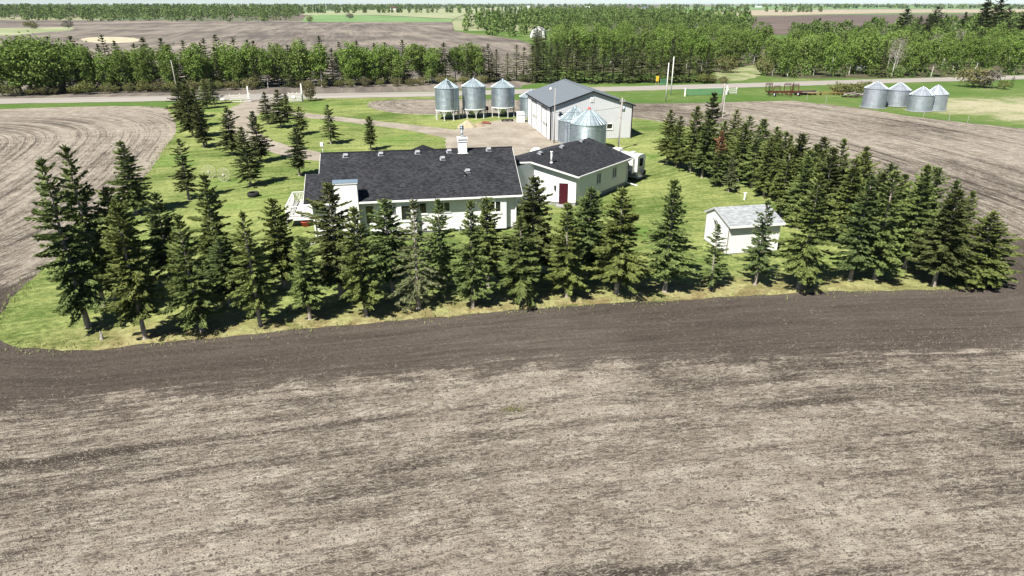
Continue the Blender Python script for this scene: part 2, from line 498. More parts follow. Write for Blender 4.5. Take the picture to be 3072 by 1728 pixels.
def m_gravel():
    n = NT('gravel'); n.gain = 0.80; p = n.gpos()
    a = n.noise(p, .25, 4, .6); b = n.noise(p, 1.6, 4, .65); c = n.noise(p, 11, 4, .75)
    k = n.math('ADD', n.math('MULTIPLY', a, .7), n.math('ADD', n.math('MULTIPLY', b, .5), n.math('MULTIPLY', c, .3)))
    col = n.mix(n.ss(k, .5, 1.0), (.245, .210, .168), (.430, .388, .318))
    col = n.mix(n.ss(n.noise(p, .12, 4), .56, .72, 0, .6), col, (.20, .18, .12))
    n.bump(c, .7, .03)
    return n.end(col, .95, 0, .15)
M['gravel'] = m_gravel()
def m_road():
    n = NT('gravel_road'); n.gain = 0.78; p = n.gpos(); q = n.xyz(p)
    ang = R(12.5)
    v = n.math('ADD', n.math('MULTIPLY', q[0], -math.sin(ang)), n.math('MULTIPLY', q[1], math.cos(ang)))
    t = n.noise(n.vec(n.math('MULTIPLY', v, 1.1), n.math('MULTIPLY', q[0], .02)), 1.0, 4, .6)
    c = n.noise(p, 6, 4, .7)
    col = n.mix(n.ss(n.math('ADD', t, n.math('MULTIPLY', c, .3)), .4, .85), (.27, .245, .215), (.42, .395, .355))
    return n.end(col, .95, 0, .15)
M['road'] = m_road()
M['slough'] = simple('dry_slough_grass', (.40, .36, .25), .95, var=.3, scale=.2)

# ------------------------------------------------------------------ ground sheets
def struct(o):
    o['kind'] = 'structure'; return o
def wobble(pts, step, amp, seed):
    """resample a closed outline and roughen it"""
    r = random.Random(seed); out = []
    ph = [r.uniform(0, 6.28) for _ in range(6)]; s = 0
    m = len(pts)
    for i in range(m):
        a = Vector((*pts[i], 0)); b = Vector((*pts[(i + 1) % m], 0)); L = (b - a).length
        k = max(1, min(400, int(L / step)))
        nrm = Vector((-(b - a).y, (b - a).x, 0)).normalized() if L > 1e-6 else Vector()
        for j in range(k):
            t = j / k; s += L / k
            w = amp * (.5 * math.sin(s * .35 + ph[0]) + .35 * math.sin(s * .9 + ph[1]) + .3 * math.sin(s * 2.3 + ph[2]) + r.uniform(-.35, .35))
            q = a.lerp(b, t) + nrm * w
            out.append((q.x, q.y))
    return out
def smooth_closed(pts, it=2):
    for _ in range(it):
        o = []
        for i in range(len(pts)):
            a, b = pts[i], pts[(i + 1) % len(pts)]
            o.append((a[0] * .75 + b[0] * .25, a[1] * .75 + b[1] * .25)); o.append((a[0] * .25 + b[0] * .75, a[1] * .25 + b[1] * .75))
        pts = o
    return pts
def sheet(name, pts, z, mat, wob=None, smooth=2, seed=1):
    if smooth: pts = smooth_closed(pts, smooth)
    if wob: pts = wobble(pts, wob[0], wob[1], seed)
    P3 = [Vector((x, y, 0)) for x, y in pts]
    tr = tessellate_polygon([P3])
    V = [(x, y, z) for x, y in pts]
    F = []
    for a, b, c in tr:
        A, B, C_ = P3[a], P3[b], P3[c]
        F.append((a, b, c) if (B - A).cross(C_ - A).z > 0 else (a, c, b))
    me = bpy.data.meshes.new(name); me.from_pydata(V, [], F); me.materials.append(mat); me.update()
    return struct(link_mesh(name, me))
def S_(lst): return [G(x, y) for x, y in lst]
def D_(lst): return [GD(x, y) for x, y in lst]

# outline of the mown yard (photo pixels, 3072 wide)
LAWN_S = [(-40, 990), (0, 1030), (69, 1046), (155, 1050), (304, 1048), (380, 1037), (621, 1016), (820, 999), (996, 980), (1191, 962), (1322, 949),
          (1600, 927), (1724, 919), (1880, 908), (2050, 899), (2221, 888), (2400, 880), (2560, 874), (2697, 871), (2860, 868), (2955, 863), (3003, 848), (3012, 825),
          (2960, 770), (2870, 705), (2740, 632), (2600, 570), (2470, 510), (2330, 455), (2180, 408), (2060, 380), (1985, 366), (1940, 358), (1880, 352), (1700, 346), (1545, 344), (1300, 345),
          (1190, 341), (1120, 328), (1098, 315), (1110, 304), (1180, 298), (1400, 294), (1400, 288), (1180, 291), (900, 296), (700, 302), (505, 312),
          (502, 324), (518, 350), (530, 372), (528, 395), (509, 425), (470, 480), (440, 530), (370, 605), (280, 690), (150, 790), (80, 850), (28, 910), (0, 948)]
lawn_xy = S_(LAWN_S)
# the big base of the land, out past the horizon
me = bpy.data.meshes.new('ground')
RR = 9000
me.from_pydata([(-RR, -300, -.35), (RR, -300, -.35), (RR, 2 * RR, -.35), (-RR, 2 * RR, -.35)], [], [(0, 1, 2, 3)])
me.materials.append(M['land'])
struct(link_mesh('ground', me))

def make_field():
    xs = np.concatenate([np.arange(-170, -60, 2.0), np.arange(-60, 60, 1.0), np.arange(60, 230, 2.0)])
    ys = np.concatenate([np.arange(-12, 20, 2.0), np.arange(20, 80, 1.0), np.arange(80, 164, 1.5)])
    X, Y = np.meshgrid(xs, ys); nx, ny = len(xs), len(ys)
    X = X.ravel(); Y = Y.ravel()
    def dist_poly(poly):
        best = np.full(X.shape, 1e9); m = len(poly)
        for i in range(m):
            ax, ay = poly[i]; bx, by = poly[(i + 1) % m]
            vx, vy = bx - ax, by - ay; L2 = vx * vx + vy * vy + 1e-9
            t = np.clip(((X - ax) * vx + (Y - ay) * vy) / L2, 0, 1)
            best = np.minimum(best, np.hypot(X - ax - t * vx, Y - ay - t * vy))
        return best
    d1 = dist_poly(smooth_closed(lawn_xy, 1))
    ra, rb = G(-300, 335), G(520, 320)       # verge beside the road, left
    nxv = np.array([-(rb[1] - ra[1]), rb[0] - ra[0]]); nxv /= np.hypot(*nxv)
    d2 = np.abs((X - ra[0]) * nxv[0] + (Y - ra[1]) * nxv[1])
    kk = 9.0
    dl = -kk * np.log(np.exp(-d1 / kk) + np.exp(-d2 / kk))
    left = 1 / (1 + np.exp((X + 30) / 4.0)) * (1 / (1 + np.exp(-(Y - 47) / 5.0)))
    d = d1 * (1 - left) + (dl + 8) * left
    th = np.arctan2(X - 2.0, -(Y - 62.0))
    a = th * 62.0
    frontness = 1 / (1 + np.exp((Y - (47 + .1 * X)) / 2.5))
    bandw = 6.6 + 1.2 * np.sin(X * .08) + .03 * np.maximum(X, 0)
    band = np.clip((d1 - bandw + 2.5) / 5.0, 0, 1)
    rightness = (1 / (1 + np.exp(-(X - 36) / 3))) * (1 - frontness)
    bandr = np.clip(.55 + (d1 - 4) / 8, 0, 1)
    band = band * frontness + (1 - frontness) * (bandr * rightness + (1 - rightness))
    rows = .18 + .82 * left + .25 * rightness
    zz = np.zeros_like(X)
    V = np.stack([X, Y, zz], 1)
    idx = np.arange(nx * ny).reshape(ny, nx)
    F = np.stack([idx[:-1, :-1].ravel(), idx[:-1, 1:].ravel(), idx[1:, 1:].ravel(), idx[1:, :-1].ravel()], 1)
    me = np_mesh('tilled_field', V, F, M['field'], True)
    for nm, arr in (('fd', d), ('fa', a), ('fb', band), ('fr', rows)):
        at = me.attributes.new(nm, 'FLOAT', 'POINT'); at.data.foreach_set('value', arr.astype(np.float32))
    return struct(link_mesh('tilled_field', me))
make_field()

# meadow and verge on both sides of the road
VERGE_S = [(-900, 352), (-300, 337), (0, 328), (163, 322), (326, 318), (440, 319), (520, 326), (760, 330), (1000, 325), (1092, 312), (1120, 303), (1200, 298.5), (1400, 297), (1600, 301), (1900, 310), (2100, 309), (2280, 304), (2378, 302),
           (2462, 312), (2588, 325), (2708, 346), (2843, 362), (3072, 386), (3500, 425)]
vx = S_(VERGE_S) + [(420, 260), (420, 520), (-260, 520), (-260, 150)]
sheet('meadow', vx, .006, M['meadow'], None, 0)
sheet('lawn', lawn_xy, .014, M['lawn'], (.35, .16), 1, 3)
# fields beyond the road
FAR1 = [(-900, 288), (-900, 55), (0, 59), (600, 61), (905, 62), (1355, 66), (1362, 92), (1420, 103), (1480, 108), (1560, 120), (1600, 135), (1625, 170), (1628, 240), (1560, 262), (1200, 276), (700, 287), (100, 300)]
sheet('ploughed_field', S_(FAR1), .012, M['farfield'], (4, 1.2), 0, 5)
sheet('meadow_strip', S_([(-500, 92), (0, 84), (90, 85), (180, 81), (228, 83), (215, 92), (120, 97), (60, 104), (0, 108), (-500, 118)]), .03, M['palefield'], (3, 1.2), 2, 6)
sheet('dry_slough', S_([(240, 117), (262, 112), (330, 110), (400, 113), (424, 119), (410, 126), (350, 130), (280, 128), (250, 124)]), .03, M['slough'], (2, .8), 2, 7)
sheet('green_crop_field', S_([(905, 66), (918, 48), (960, 44), (1150, 47), (1362, 58), (1354, 66)]), .05, M['greenfield'], None, 0)
sheet('pale_stubble_field', S_([(905, 45), (925, 34), (1180, 29), (1580, 20), (1592, 25), (1390, 44), (1362, 57), (1150, 46)]), .04, M['palefield'], None, 0)
sheet('green_crop_field', S_([(1890, 42), (1950, 26), (2290, 15), (2720, 5+10), (3400, 14), (3400, 26), (2700, 27), (2300, 28), (2050, 36)]), .04, M['greenfield'], None, 0)
sheet('tan_stubble_field', S_([(1890, 46), (2050, 37), (2300, 29), (2700, 28), (3400, 27), (3400, 40), (2780, 38), (2250, 47), (1990, 52)]), .045, M['tanfield'], None, 0)
sheet('brown_soil_field', S_([(2230, 50), (2500, 45), (3000, 42), (3400, 42), (3400, 120), (2600, 110), (2300, 104), (2240, 78)]), .05, M['brownfield'], None, 0)
sheet('green_crop_field', S_([(1700, 22), (1900, 15), (2040, 14), (2020, 18), (1890, 24)]), .04, M['brownfield'], None, 0)

sheet('dry_meadow', D_([(1792, 203), (1850, 205), (1905, 196), (1925, 176), (1915, 156), (1870, 150), (1845, 168), (1810, 176), (1796, 190)]), .02, M['drymeadow'], (1.2, .8), 2, 9)
# the gravel road on its low embankment
def ribbon(name, ctr, widths, z, mat, crown=0.0, wob=.12, seed=2):
    r = random.Random(seed); mb = MB(); rows = []
    P = [Vector((x, y, 0)) for x, y in ctr]
    for i, p in enumerate(P):
        t = (P[min(i + 1, len(P) - 1)] - P[max(i - 1, 0)]).normalized(); nn = Vector((-t.y, t.x, 0)); w = widths[i] / 2
        row = []
        for k, f in enumerate((-1, -.5, 0, .5, 1)):
            j = r.uniform(-wob, wob) if abs(f) == 1 else 0
            row.append(p + nn * (w * f + j) + Vector((0, 0, z + crown * (1 - f * f))))
        rows.append(row)
    for i in range(len(rows) - 1):
        for k in range(4):
            mb.quad(rows[i][k], rows[i][k + 1], rows[i + 1][k + 1], rows[i + 1][k])
    o = mb.build(name, mat); return struct(o)
def spline(pts, step):
    out = []; n = len(pts)
    for i in range(n - 1):
        p0 = pts[max(i - 1, 0)]; p1 = pts[i]; p2 = pts[i + 1]; p3 = pts[min(i + 2, n - 1)]
        L = math.dist(p1[:2], p2[:2]); k = max(1, int(L / step))
        for j in range(k):
            t = j / k
            out.append(tuple(.5 * ((2 * p1[c]) + (-p0[c] + p2[c]) * t + (2 * p0[c] - 5 * p1[c] + 4 * p2[c] - p3[c]) * t * t + (-p0[c] + 3 * p1[c] - 3 * p2[c] + p3[c]) * t ** 3) for c in range(len(p1))))
    out.append(tuple(pts[-1])); return out
rc = [GD(x, y) for x, y in ((-700, 268), (-200, 258.5), (0, 255), (300, 250), (600, 244.5), (1000, 238.5), (1300, 231), (1600, 222.5), (1800, 217), (2200, 205), (2576, 194.5), (2900, 184), (3400, 168))]
rp = spline([(x, y) for x, y in rc], 2.0)
ribbon('road', rp, [8.6] * len(rp), .05, M['road'], .12, .25, 4)
def track(name, pts, mat, z, seed, step=.8, wob=.16):
    p = spline([(*GD(x, y), w) for x, y, w in pts], step)
    return ribbon(name, [(a, b) for a, b, w in p], [w for a, b, w in p], z, mat, .02, wob, seed)
track('driveway', [(668, 243, 7), (655, 258, 7), (625, 275, 7), (606, 294, 5.2), (604, 316, 4.4), (622, 342, 4.0), (668, 364, 4.0), (730, 381, 4), (800, 394, 4.2), (900, 400, 5), (1050, 396, 7), (1180, 388, 9)], M['gravel'], .022, 5)
track('driveway_branch', [(640, 272, 5), (700, 281, 4.2), (770, 291, 3.8), (850, 299, 3.6), (950, 311, 3.8), (1050, 323, 4.2), (1130, 335, 6), (1200, 345, 9), (1260, 352, 12)], M['gravel'], .027, 6)
sheet('gravel_yard', S_([(1345, 400), (1400, 376), (1470, 364), (1560, 356), (1592, 362), (1620, 385), (1650, 424), (1720, 428), (1730, 440), (1640, 452), (1600, 480), (1540, 500), (1400, 480), (1330, 440)]), .033, M['gravel'], (.5, .25), 2, 8)

# ------------------------------------------------------------------ tree builders
def blades(P, D, U, L, W):
    """diamond blades: base P, direction D, side U, length L, width W -> V,F"""
    n = len(P)
    L = L[:, None]; W = W[:, None]
    a = P; b = P + D * L * .45 + U * W * .5; c = P + D * L; d = P + D * L * .45 - U * W * .5
    V = np.stack([a, b, c, d], 1).reshape(-1, 3)
    F = np.arange(4 * n).reshape(n, 4)
    return V, F
def unit(v): return v / (np.linalg.norm(v, axis=1, keepdims=True) + 1e-9)

def spruce_crown(seed, h=8.0, rad=.215, bare=.15, levels=27, per=8, droop=.22, sparse=1.0, shape=.82, topstart=None, step=.115):
    r = np.random.RandomState(seed)
    z0 = bare * h; PP, DD, LL, WW = [], [], [], []
    limbs = []
    for i in range(levels):
        t = (i + r.uniform(-.25, .25)) / (levels - 1); t = min(max(t, 0), .985)
        z = z0 + (h * .985 - z0) * t
        L0 = rad * h * ((1 - t) ** shape) * (1.0 if t > .14 else .66 + t * 2.4) * (1 - .35 * max(0, (t - .78) / .22)) + .10
        nb = max(4, int(per * (1 - .35 * t) * sparse + r.uniform(-.5, 1)))
        off = r.uniform(0, 6.28)
        bulge = 1 + .13 * math.sin(i * 1.7 + seed)
        for j in range(nb):
            if r.uniform() < .12: continue
            az = off + 6.283 * j / nb + r.uniform(-.3, .3)
            L = L0 * r.uniform(.60, 1.18) * bulge * (1 + .22 * math.sin(az * 2 + seed + z * .8))
            if r.uniform() < .08: L *= 1.22
            e0 = -.06 + .75 * t ** 1.5 + r.uniform(-.12, .12)      # start slope
            dr = droop * (1 - t) + r.uniform(-.06, .06)
            hd = np.array([math.cos(az), math.sin(az), 0]); sd = np.array([-math.sin(az), math.cos(az), 0])
            def pt(s): return np.array([0, 0, z]) + hd * L * s + np.array([0, 0, L * (e0 * s - dr * 1.6 * s * s + .9 * dr * s ** 3.2)])
            limbs.append((pt(0), pt(.55), pt(.97)))
            nt = max(3, int(L / step))
            for q in range(nt):
                s = .12 + .88 * (q + r.uniform(0, 1)) / nt
                p = pt(s); tan = pt(min(s + .05, 1.02)) - p; tan /= np.linalg.norm(tan) + 1e-9
                tl = (.16 + .30 * L * (1 - s * .75)) * r.uniform(.75, 1.2); tl = min(tl, .62)
                for side in (-1, 1):
                    d = tan * .62 + sd * side * r.uniform(.55, .95) + np.array([0, 0, r.uniform(-.30, .12)])
                    PP.append(p); DD.append(d); LL.append(tl * r.uniform(.8, 1.1)); WW.append(r.uniform(.10, .165))
                    PP.append(p + sd * side * tl * .3 + np.array([0, 0, .02])); DD.append(d * .5 + tan * .7 + np.array([0, 0, r.uniform(-.5, .35)])); LL.append(tl * .7); WW.append(r.uniform(.09, .15))
                PP.append(p - tan * .05); DD.append(tan + np.array([0, 0, r.uniform(-.05, .25)])); LL.append(.28 * r.uniform(.8, 1.2)); WW.append(.14)
            # upright tufts seen from above
    for k in range(26):       # leader
        z = h * (.90 + .10 * r.uniform()); az = r.uniform(0, 6.28)
        PP.append(np.array([0, 0, z])); DD.append(np.array([math.cos(az) * .5, math.sin(az) * .5, .8])); LL.append(.30 * (1.1 - (z / h - .9) * 5)); WW.append(.10)
    PP = np.array(PP); DD = unit(np.array(DD)); LL = np.array(LL); WW = np.array(WW)
    Z = np.array([0, 0, 1.0])
    U = unit(np.cross(DD, Z) + r.normal(0, .25, PP.shape))
    U2 = unit(np.cross(DD, U))
    roll = r.uniform(-.9, .9, len(PP))[:, None]
    Ua = U * np.cos(roll) + U2 * np.sin(roll)
    Va, Fa = blades(PP, DD, Ua, LL, WW)
    sel = r.uniform(size=len(PP)) < .55
    Ub = (U2 * np.cos(roll) - U * np.sin(roll))[sel]
    Vb, Fb = blades(PP[sel], DD[sel], Ub, LL[sel], WW[sel] * .8)
    return np.concatenate([Va, Vb]), np.concatenate([Fa, Fb + len(Va)]), limbs
def spruce_trunk(seed, h, limbs, r0=.15):
    r = random.Random(seed); mb = MB()
    bx, by = r.uniform(-.1, .1), r.uniform(-.1, .1)
    pts = [(0, 0, -.05, r0 * 1.5), (0, 0, .12, r0 * 1.12), (bx * .4, by * .4, h * .2, r0 * .9), (bx * .6, by * .6, h * .5, r0 * .58), (0, 0, h * .8, r0 * .28), (0, 0, h * .985, r0 * .08)]
    for a, b in zip(pts[:-1], pts[1:]):
        mb.tube(a[:3], b[:3], a[3], b[3], 8, False)
    for (a, b, c) in limbs:
        mb.tube(a, b, .024, .015, 3, False); mb.tube(b, c, .015, .006, 3, False)
    return mb
SPR = []
_specs = [dict(rad=.235, shape=.66, bare=.17), dict(rad=.26, droop=.26, shape=.7, bare=.18), dict(rad=.225, levels=24, shape=.58, bare=.16), dict(rad=.27, droop=.22, shape=.72, bare=.17), dict(rad=.23, bare=.14, per=9, shape=.62), dict(rad=.245, bare=.20, shape=.55), dict(rad=.25, levels=22, sparse=.85, droop=.14, shape=.62, bare=.19), dict(rad=.19, levels=26, shape=.6, bare=.15), dict(rad=.28, levels=23, shape=.8, droop=.3, bare=.16), dict(rad=.215, levels=28, shape=.5, bare=.22, per=7), dict(rad=.24, levels=20, sparse=.75, shape=.7, bare=.2)]
for i, sp in enumerate(_specs):
    V, F, lb = spruce_crown(100 + i, **sp)
    SPR.append((np_mesh('spruce_crown_%s' % 'abcdefghijklm'[i], V, F, M['spruce']), spruce_trunk(i, 8.0, lb).mesh('spruce_trunk', M['bark'], True)))
V, F, lb = spruce_crown(140, rad=.30, bare=.03, levels=28, per=9, droop=.10, shape=.62)
SPR_LOW = (np_mesh('spruce_crown_low', V, F, M['spruce']), spruce_trunk(40, 8.0, lb).mesh('spruce_trunk', M['bark'], True))
V, F, lb = spruce_crown(141, rad=.21, bare=.13, levels=22, per=6, droop=.55, sparse=.8, step=.18, shape=.62)
SPR_THIN = (np_mesh('spruce_crown_thin', V, F, M['spruce_grey']), spruce_trunk(41, 8.0, lb).mesh('spruce_trunk', M['bark'], True))
V, F, lb = spruce_crown(142, rad=.22, bare=.13, levels=20, per=6, droop=.1, sparse=.9, shape=.75)
SPR_YOUNG = (np_mesh('spruce_crown_young', V, F, M['spruce']), spruce_trunk(42, 8.0, lb, .12).mesh('spruce_trunk', M['bark'], True))
# half dead: red needles on the upper third
V, F, lb = spruce_crown(143, rad=.20, bare=.12)
cz = V[F[:, 0], 2] + np.random.RandomState(3).normal(0, .35, len(F))
def sub(V, F, m):
    f = F[m]; idx = np.unique(f); mp = np.zeros(len(V), int); mp[idx] = np.arange(len(idx)); return V[idx], mp[f]
SPR_RED = (np_mesh('spruce_crown_half', *sub(V, F, cz < 5.2), M['spruce']), spruce_trunk(43, 8.0, lb).mesh('spruce_trunk', M['bark'], True), np_mesh('dead_top', *sub(V, F, cz >= 5.2), M['spruce_red']))
# lighter versions for the belts beyond the road
SPF = []
for i in range(4):
    V, F, lb = spruce_crown(160 + i, rad=(.21, .24, .22, .26)[i], bare=.05, levels=19, per=8, step=.25, shape=.68)
    # wider, fewer blades
    SPF.append((np_mesh('belt_spruce_crown', V, F, M['spruce_belt']), spruce_trunk(60 + i, 8.0, []).mesh('belt_spruce_trunk', M['darkbark'], True)))

def put_tree(name, crown, trunk, x, y, h, base_h, label, cat, group, rz, wide=1.0, lean=(0, 0), extra=None, z=0.0, mat=None):
    o = thing(name, label, cat, (x, y, z), rz, group)
    s = h / base_h
    o.scale = (s * wide * rnd.uniform(.92, 1.08), s * wide * rnd.uniform(.92, 1.08), s)
    o.rotation_euler = (lean[0], lean[1], rz)
    c = link_mesh('crown', crown, o); link_mesh('trunk', trunk, o)
    if mat is not None:
        c.material_slots[0].link = 'OBJECT'; c.material_slots[0].material = mat
    if extra is not None:
        e = link_mesh('dead_top', extra, o); e['label'] = 'rust red dead needles on the upper crown'
    return o
ORD = ['first', 'second', 'third', 'fourth', 'fifth', 'sixth', 'seventh', 'eighth', 'ninth', 'tenth', 'eleventh', 'twelfth', 'thirteenth', 'fourteenth', 'fifteenth', 'sixteenth', 'seventeenth', 'eighteenth', 'nineteenth', 'twentieth',
       'twenty-first', 'twenty-second', 'twenty-third', 'twenty-fourth', 'twenty-fifth', 'twenty-sixth', 'twenty-seventh', 'twenty-eighth', 'twenty-ninth', 'thirtieth']

def spruce_row(lst, labelf, group, pool=None, seed=1, cmin=.88, cmax=1.12):
    """lst of (base x, base y, top y) in photo (2576) pixels, optional proto key"""
    r = random.Random(seed)
    for i, it in enumerate(lst):
        bx, by, ty = it[:3]; key = it[3] if len(it) > 3 else None
        x, y = GD(bx, by); h = hgt(bx * K, by * K, ty * K)
        ex = None; mat = None
        if key == 'thin': cr, tk = SPR_THIN
        elif key == 'low': cr, tk = SPR_LOW
        elif key == 'young': cr, tk = SPR_YOUNG
        elif key == 'red': cr, tk, ex = SPR_RED
        else: cr, tk = r.choice(pool or SPR)
        if key == 'dark': mat = M['spruce_dark']
        if key == 'grey': mat = M['spruce_grey']
        wide = r.uniform(cmin, cmax) * (1.0 if h > 5.5 else 1.12) * (.80 if h > 9 else 1.0) * (1.18 if key == 'low' else 1.0)
        put_tree('spruce_tree', cr, tk, x, y, h, 8.0, labelf(i, h), 'tree', group, r.uniform(0, 6.28), wide, (r.uniform(-.025, .025), r.uniform(-.025, .025)), ex, 0, mat)

FRONT = [(223, 823, 398), (366, 852, 515), (508, 833, 541), (655, 820, 530), (780, 803, 598), (921, 796, 521), (1054, 777, 501, 'thin'), (1190, 774, 502), (1311, 758, 543), (1425, 747, 510),
         (1551, 739, 475), (1672, 735, 454), (1786, 726, 565, 'young'), (1899, 717, 505), (2008, 726, 436), (2138, 705, 440), (2201, 703, 430), (2275, 675, 414), (2454, 712, 534, 'low')]
fl = ['leftmost tall spruce of the front row with leaning pale trunk', 'second spruce from the left in the front row, dense crown', 'third spruce from the left in the front row by the dark soil', 'fourth spruce from the left in the front row',
      'fifth spruce from the left in the front row, before the deck corner', 'sixth front row spruce, before the white chimney wall', 'thin grey-green drooping spruce before the big house window', 'broad bluish spruce in front of the blank house wall',
      'front row spruce before the right end of the house', 'front row spruce below the red garage door', 'front row spruce alone on the lawn below the garage side wall', 'tall front row spruce with open lawn behind, left of the shed',
      'small young spruce before the left wall of the white shed', 'spruce standing before the white shed, hiding its middle', 'spruce with dark trunk just right of the white shed', 'spruce with long pale bare trunk right of the shed',
      'spruce next right of the long bare pale trunk', 'spruce right of the pale trunks, set back from the edge', 'wide low spruce branched to the ground at the right end of the yard']
spruce_row(FRONT, lambda i, h: fl[i], 'front row of spruces along the field edge', seed=11)
SECOND = [(262, 770, 365), (335, 748, 470), (432, 705, 484), (560, 705, 437), (640, 752, 560), (716, 722, 500), (859, 748, 461, 'dark'), (989, 735, 502), (1110, 728, 501), (1228, 722, 497), (1342, 705, 443, 'dark'), (1476, 700, 471), (578, 770, 600), (470, 770, 590)]
sl = ['tall twin-topped spruce behind the leftmost front row spruce', 'spruce in the second row near the left yard corner', 'second row spruce with its top on the left lawn', 'slim spruce before the wooden wagon wheels', 'second row spruce left of the deck, half hidden',
      'spruce just left of the white deck', 'tall dark spruce before the white chimney wall', 'narrow spruce before the patio door', 'narrow spruce before the paired house windows', 'spruce before the right bump-out of the house', 'tall dark spruce at the corner between house and garage', 'spruce with narrow top below the garage corner', 'low spruce filling the front row left of the deck', 'low spruce filling the front row near the left corner']
spruce_row(SECOND, lambda i, h: sl[i], 'second row of spruces before the house', seed=12)
LEFTL = [(343, 538, 355), (476, 503, 350, 'dark'), (631, 468, 320, 'dark'), (585, 390, 270, 'dark'), (655, 408, 280, 'dark'), (514, 370, 258, 'dark'), (486, 345, 215, 'dark'), (468, 322, 207, 'dark'), (500, 318, 222), (478, 298, 200), (522, 273, 200), (539, 262, 197),
         (707, 322, 225, 'dark'), (675, 312, 231, 'dark'), (724, 300, 235, 'dark'), (758, 338, 268), (833, 362, 263), (754, 442, 322, 'dark'), (933, 378, 293)]
ll = ['big spruce on the left lawn beside the striped field', 'spruce on the left lawn left of the wagon wheels', 'dark spruce with bare trunk above the tyre on the lawn', 'spruce on the lawn just left of the curved driveway', 'dark spruce inside the driveway curve behind another', 'lowest spruce of the dark clump at the left lawn edge',
      'middle spruce of the dark clump at the left lawn edge', 'tallest spruce of the dark clump at the left lawn edge', 'right spruce of the dark clump at the left lawn edge', 'rear spruce of the dark clump at the left lawn edge', 'left of the two spruces beside the white stone near the road', 'right of the two spruces beside the white stone near the road',
      'front spruce of the three beside the drive entrance', 'left spruce of the three beside the drive entrance', 'right spruce of the three beside the drive entrance', 'spruce on the lawn between the two driveways, left', 'small spruce with a clear shadow in the middle of the upper lawn', 'tall dark spruce just left of the house roof', 'small spruce on the lawn behind the house ridge']
spruce_row(LEFTL, lambda i, h: ll[i], 'spruces scattered over the left lawn', seed=13, cmin=1.05, cmax=1.3)
# right belt: inner row seen by its trunks, outer rows by their tops
INNER = [(1677, 412, 276), (1702, 420, 292), (1735, 433, 267), (1766, 447, 300), (1800, 467, 330, 'red'), (1832, 484, 388, 'grey'), (1855, 456, 310), (1889, 474, 318), (1920, 493, 345), (1936, 485, 330), (1972, 482, 340), (1778, 425, 232, 'dark')]
il = ['first spruce of the right belt nearest the shop', 'second spruce of the right belt nearest the shop', 'third spruce of the right belt, twin topped', 'fourth spruce of the right belt from the shop end', 'spruce with rust red dying top in the right belt', 'small brownish spruce at the inner edge of the right belt', 'right belt spruce behind the small brownish one', 'right belt spruce with pale trunk near the white standpipe', 'right belt spruce nearest the white standpipe', 'right belt spruce just behind the standpipe spruce', 'right belt spruce at the back, before the striped field', 'tallest narrow dark spruce of the right belt near the pole']
spruce_row(INNER, lambda i, h: il[i], 'inner row of the right spruce belt', seed=14)
r_ = random.Random(21)
OUT = []
for (tx, ty) in ((1823, 304), (1852, 276), (1887, 292), (1923, 299), (1955, 318), (1982, 331), (2017, 336), (2054, 362), (2077, 378), (2097, 392), (2129, 407), (2182, 370), (2240, 411), (2329, 436), (2410, 477), (1990, 372), (2035, 395)):
    # base found from a height of about 6.5 m under that top
    hh = r_.uniform(6.0, 7.0)
    X, Y = GD(tx, ty, hh)
    # stay inside the mown yard
    q0, q1 = Vector(G(2180, 408)), Vector(G(3012, 825)); nn = Vector((q1.y - q0.y, -(q1.x - q0.x))).normalized()
    if nn.x < 0: nn = -nn
    over = (Vector((X, Y)) - q0).dot(nn) + .8
    if over > 0: X -= nn.x * over; Y -= nn.y * over
    OUT.append((X, Y, hh))
for (bx, by) in ((2010, 545), (2062, 585), (2112, 612), (2085, 545), (2140, 578), (2185, 622), (2235, 645), (2042, 518), (1990, 512), (2305, 655), (2352, 668), (2392, 692)):
    OUT.append((*GD(bx, by), r_.uniform(6.0, 7.2)))
OUT.sort(key=lambda a: -a[1])
for i, (X, Y, hh) in enumerate(OUT):
    cr, tk = r_.choice(SPR)
    mt = r_.choice((None, None, M['spruce_dark'], None))
    put_tree('spruce_tree', cr, tk, X, Y, hh, 8.0, 'spruce in the right belt, %s from the far end of its outer rows' % ORD[i], 'tree', 'outer rows of the right spruce belt', r_.uniform(0, 6.28), r_.uniform(.88, 1.10), (r_.uniform(-.02, .02), r_.uniform(-.02, .02)), None, 0, mt)

# ------------------------------------------------------------------ broadleaf trees
def leaf_cloud(seed, h, rx, zlo, zhi, nclump, per, size, crad, shape='oval'):
    r = np.random.RandomState(seed)
    C = []
    while len(C) < nclump:
        u = r.uniform(-1, 1, 3); d = np.linalg.norm(u)
        if d > 1 or (d < .45 and r.uniform() < .6): continue
        zz = (u[2] + 1) / 2
        wx = rx * (1.0 if shape == 'oval' else (1.15 - .75 * zz))
        C.append((u[0] * wx, u[1] * wx, zlo + (zhi - zlo) * zz))
    C = np.array(C)
    cr = r.uniform(.55, 1.25, len(C)) * crad
    P = np.repeat(C, per, 0) + r.normal(0, 1, (len(C) * per, 3)) * np.repeat(cr, per)[:, None] * np.array([.55, .55, .42])
    n = len(P)
    D = unit(r.normal(0, 1, (n, 3))); U = unit(np.cross(D, r.normal(0, 1, (n, 3))))
    return blades(P, D, U, r.uniform(.7, 1.4, n) * size, r.uniform(.7, 1.3, n) * size * .75), C
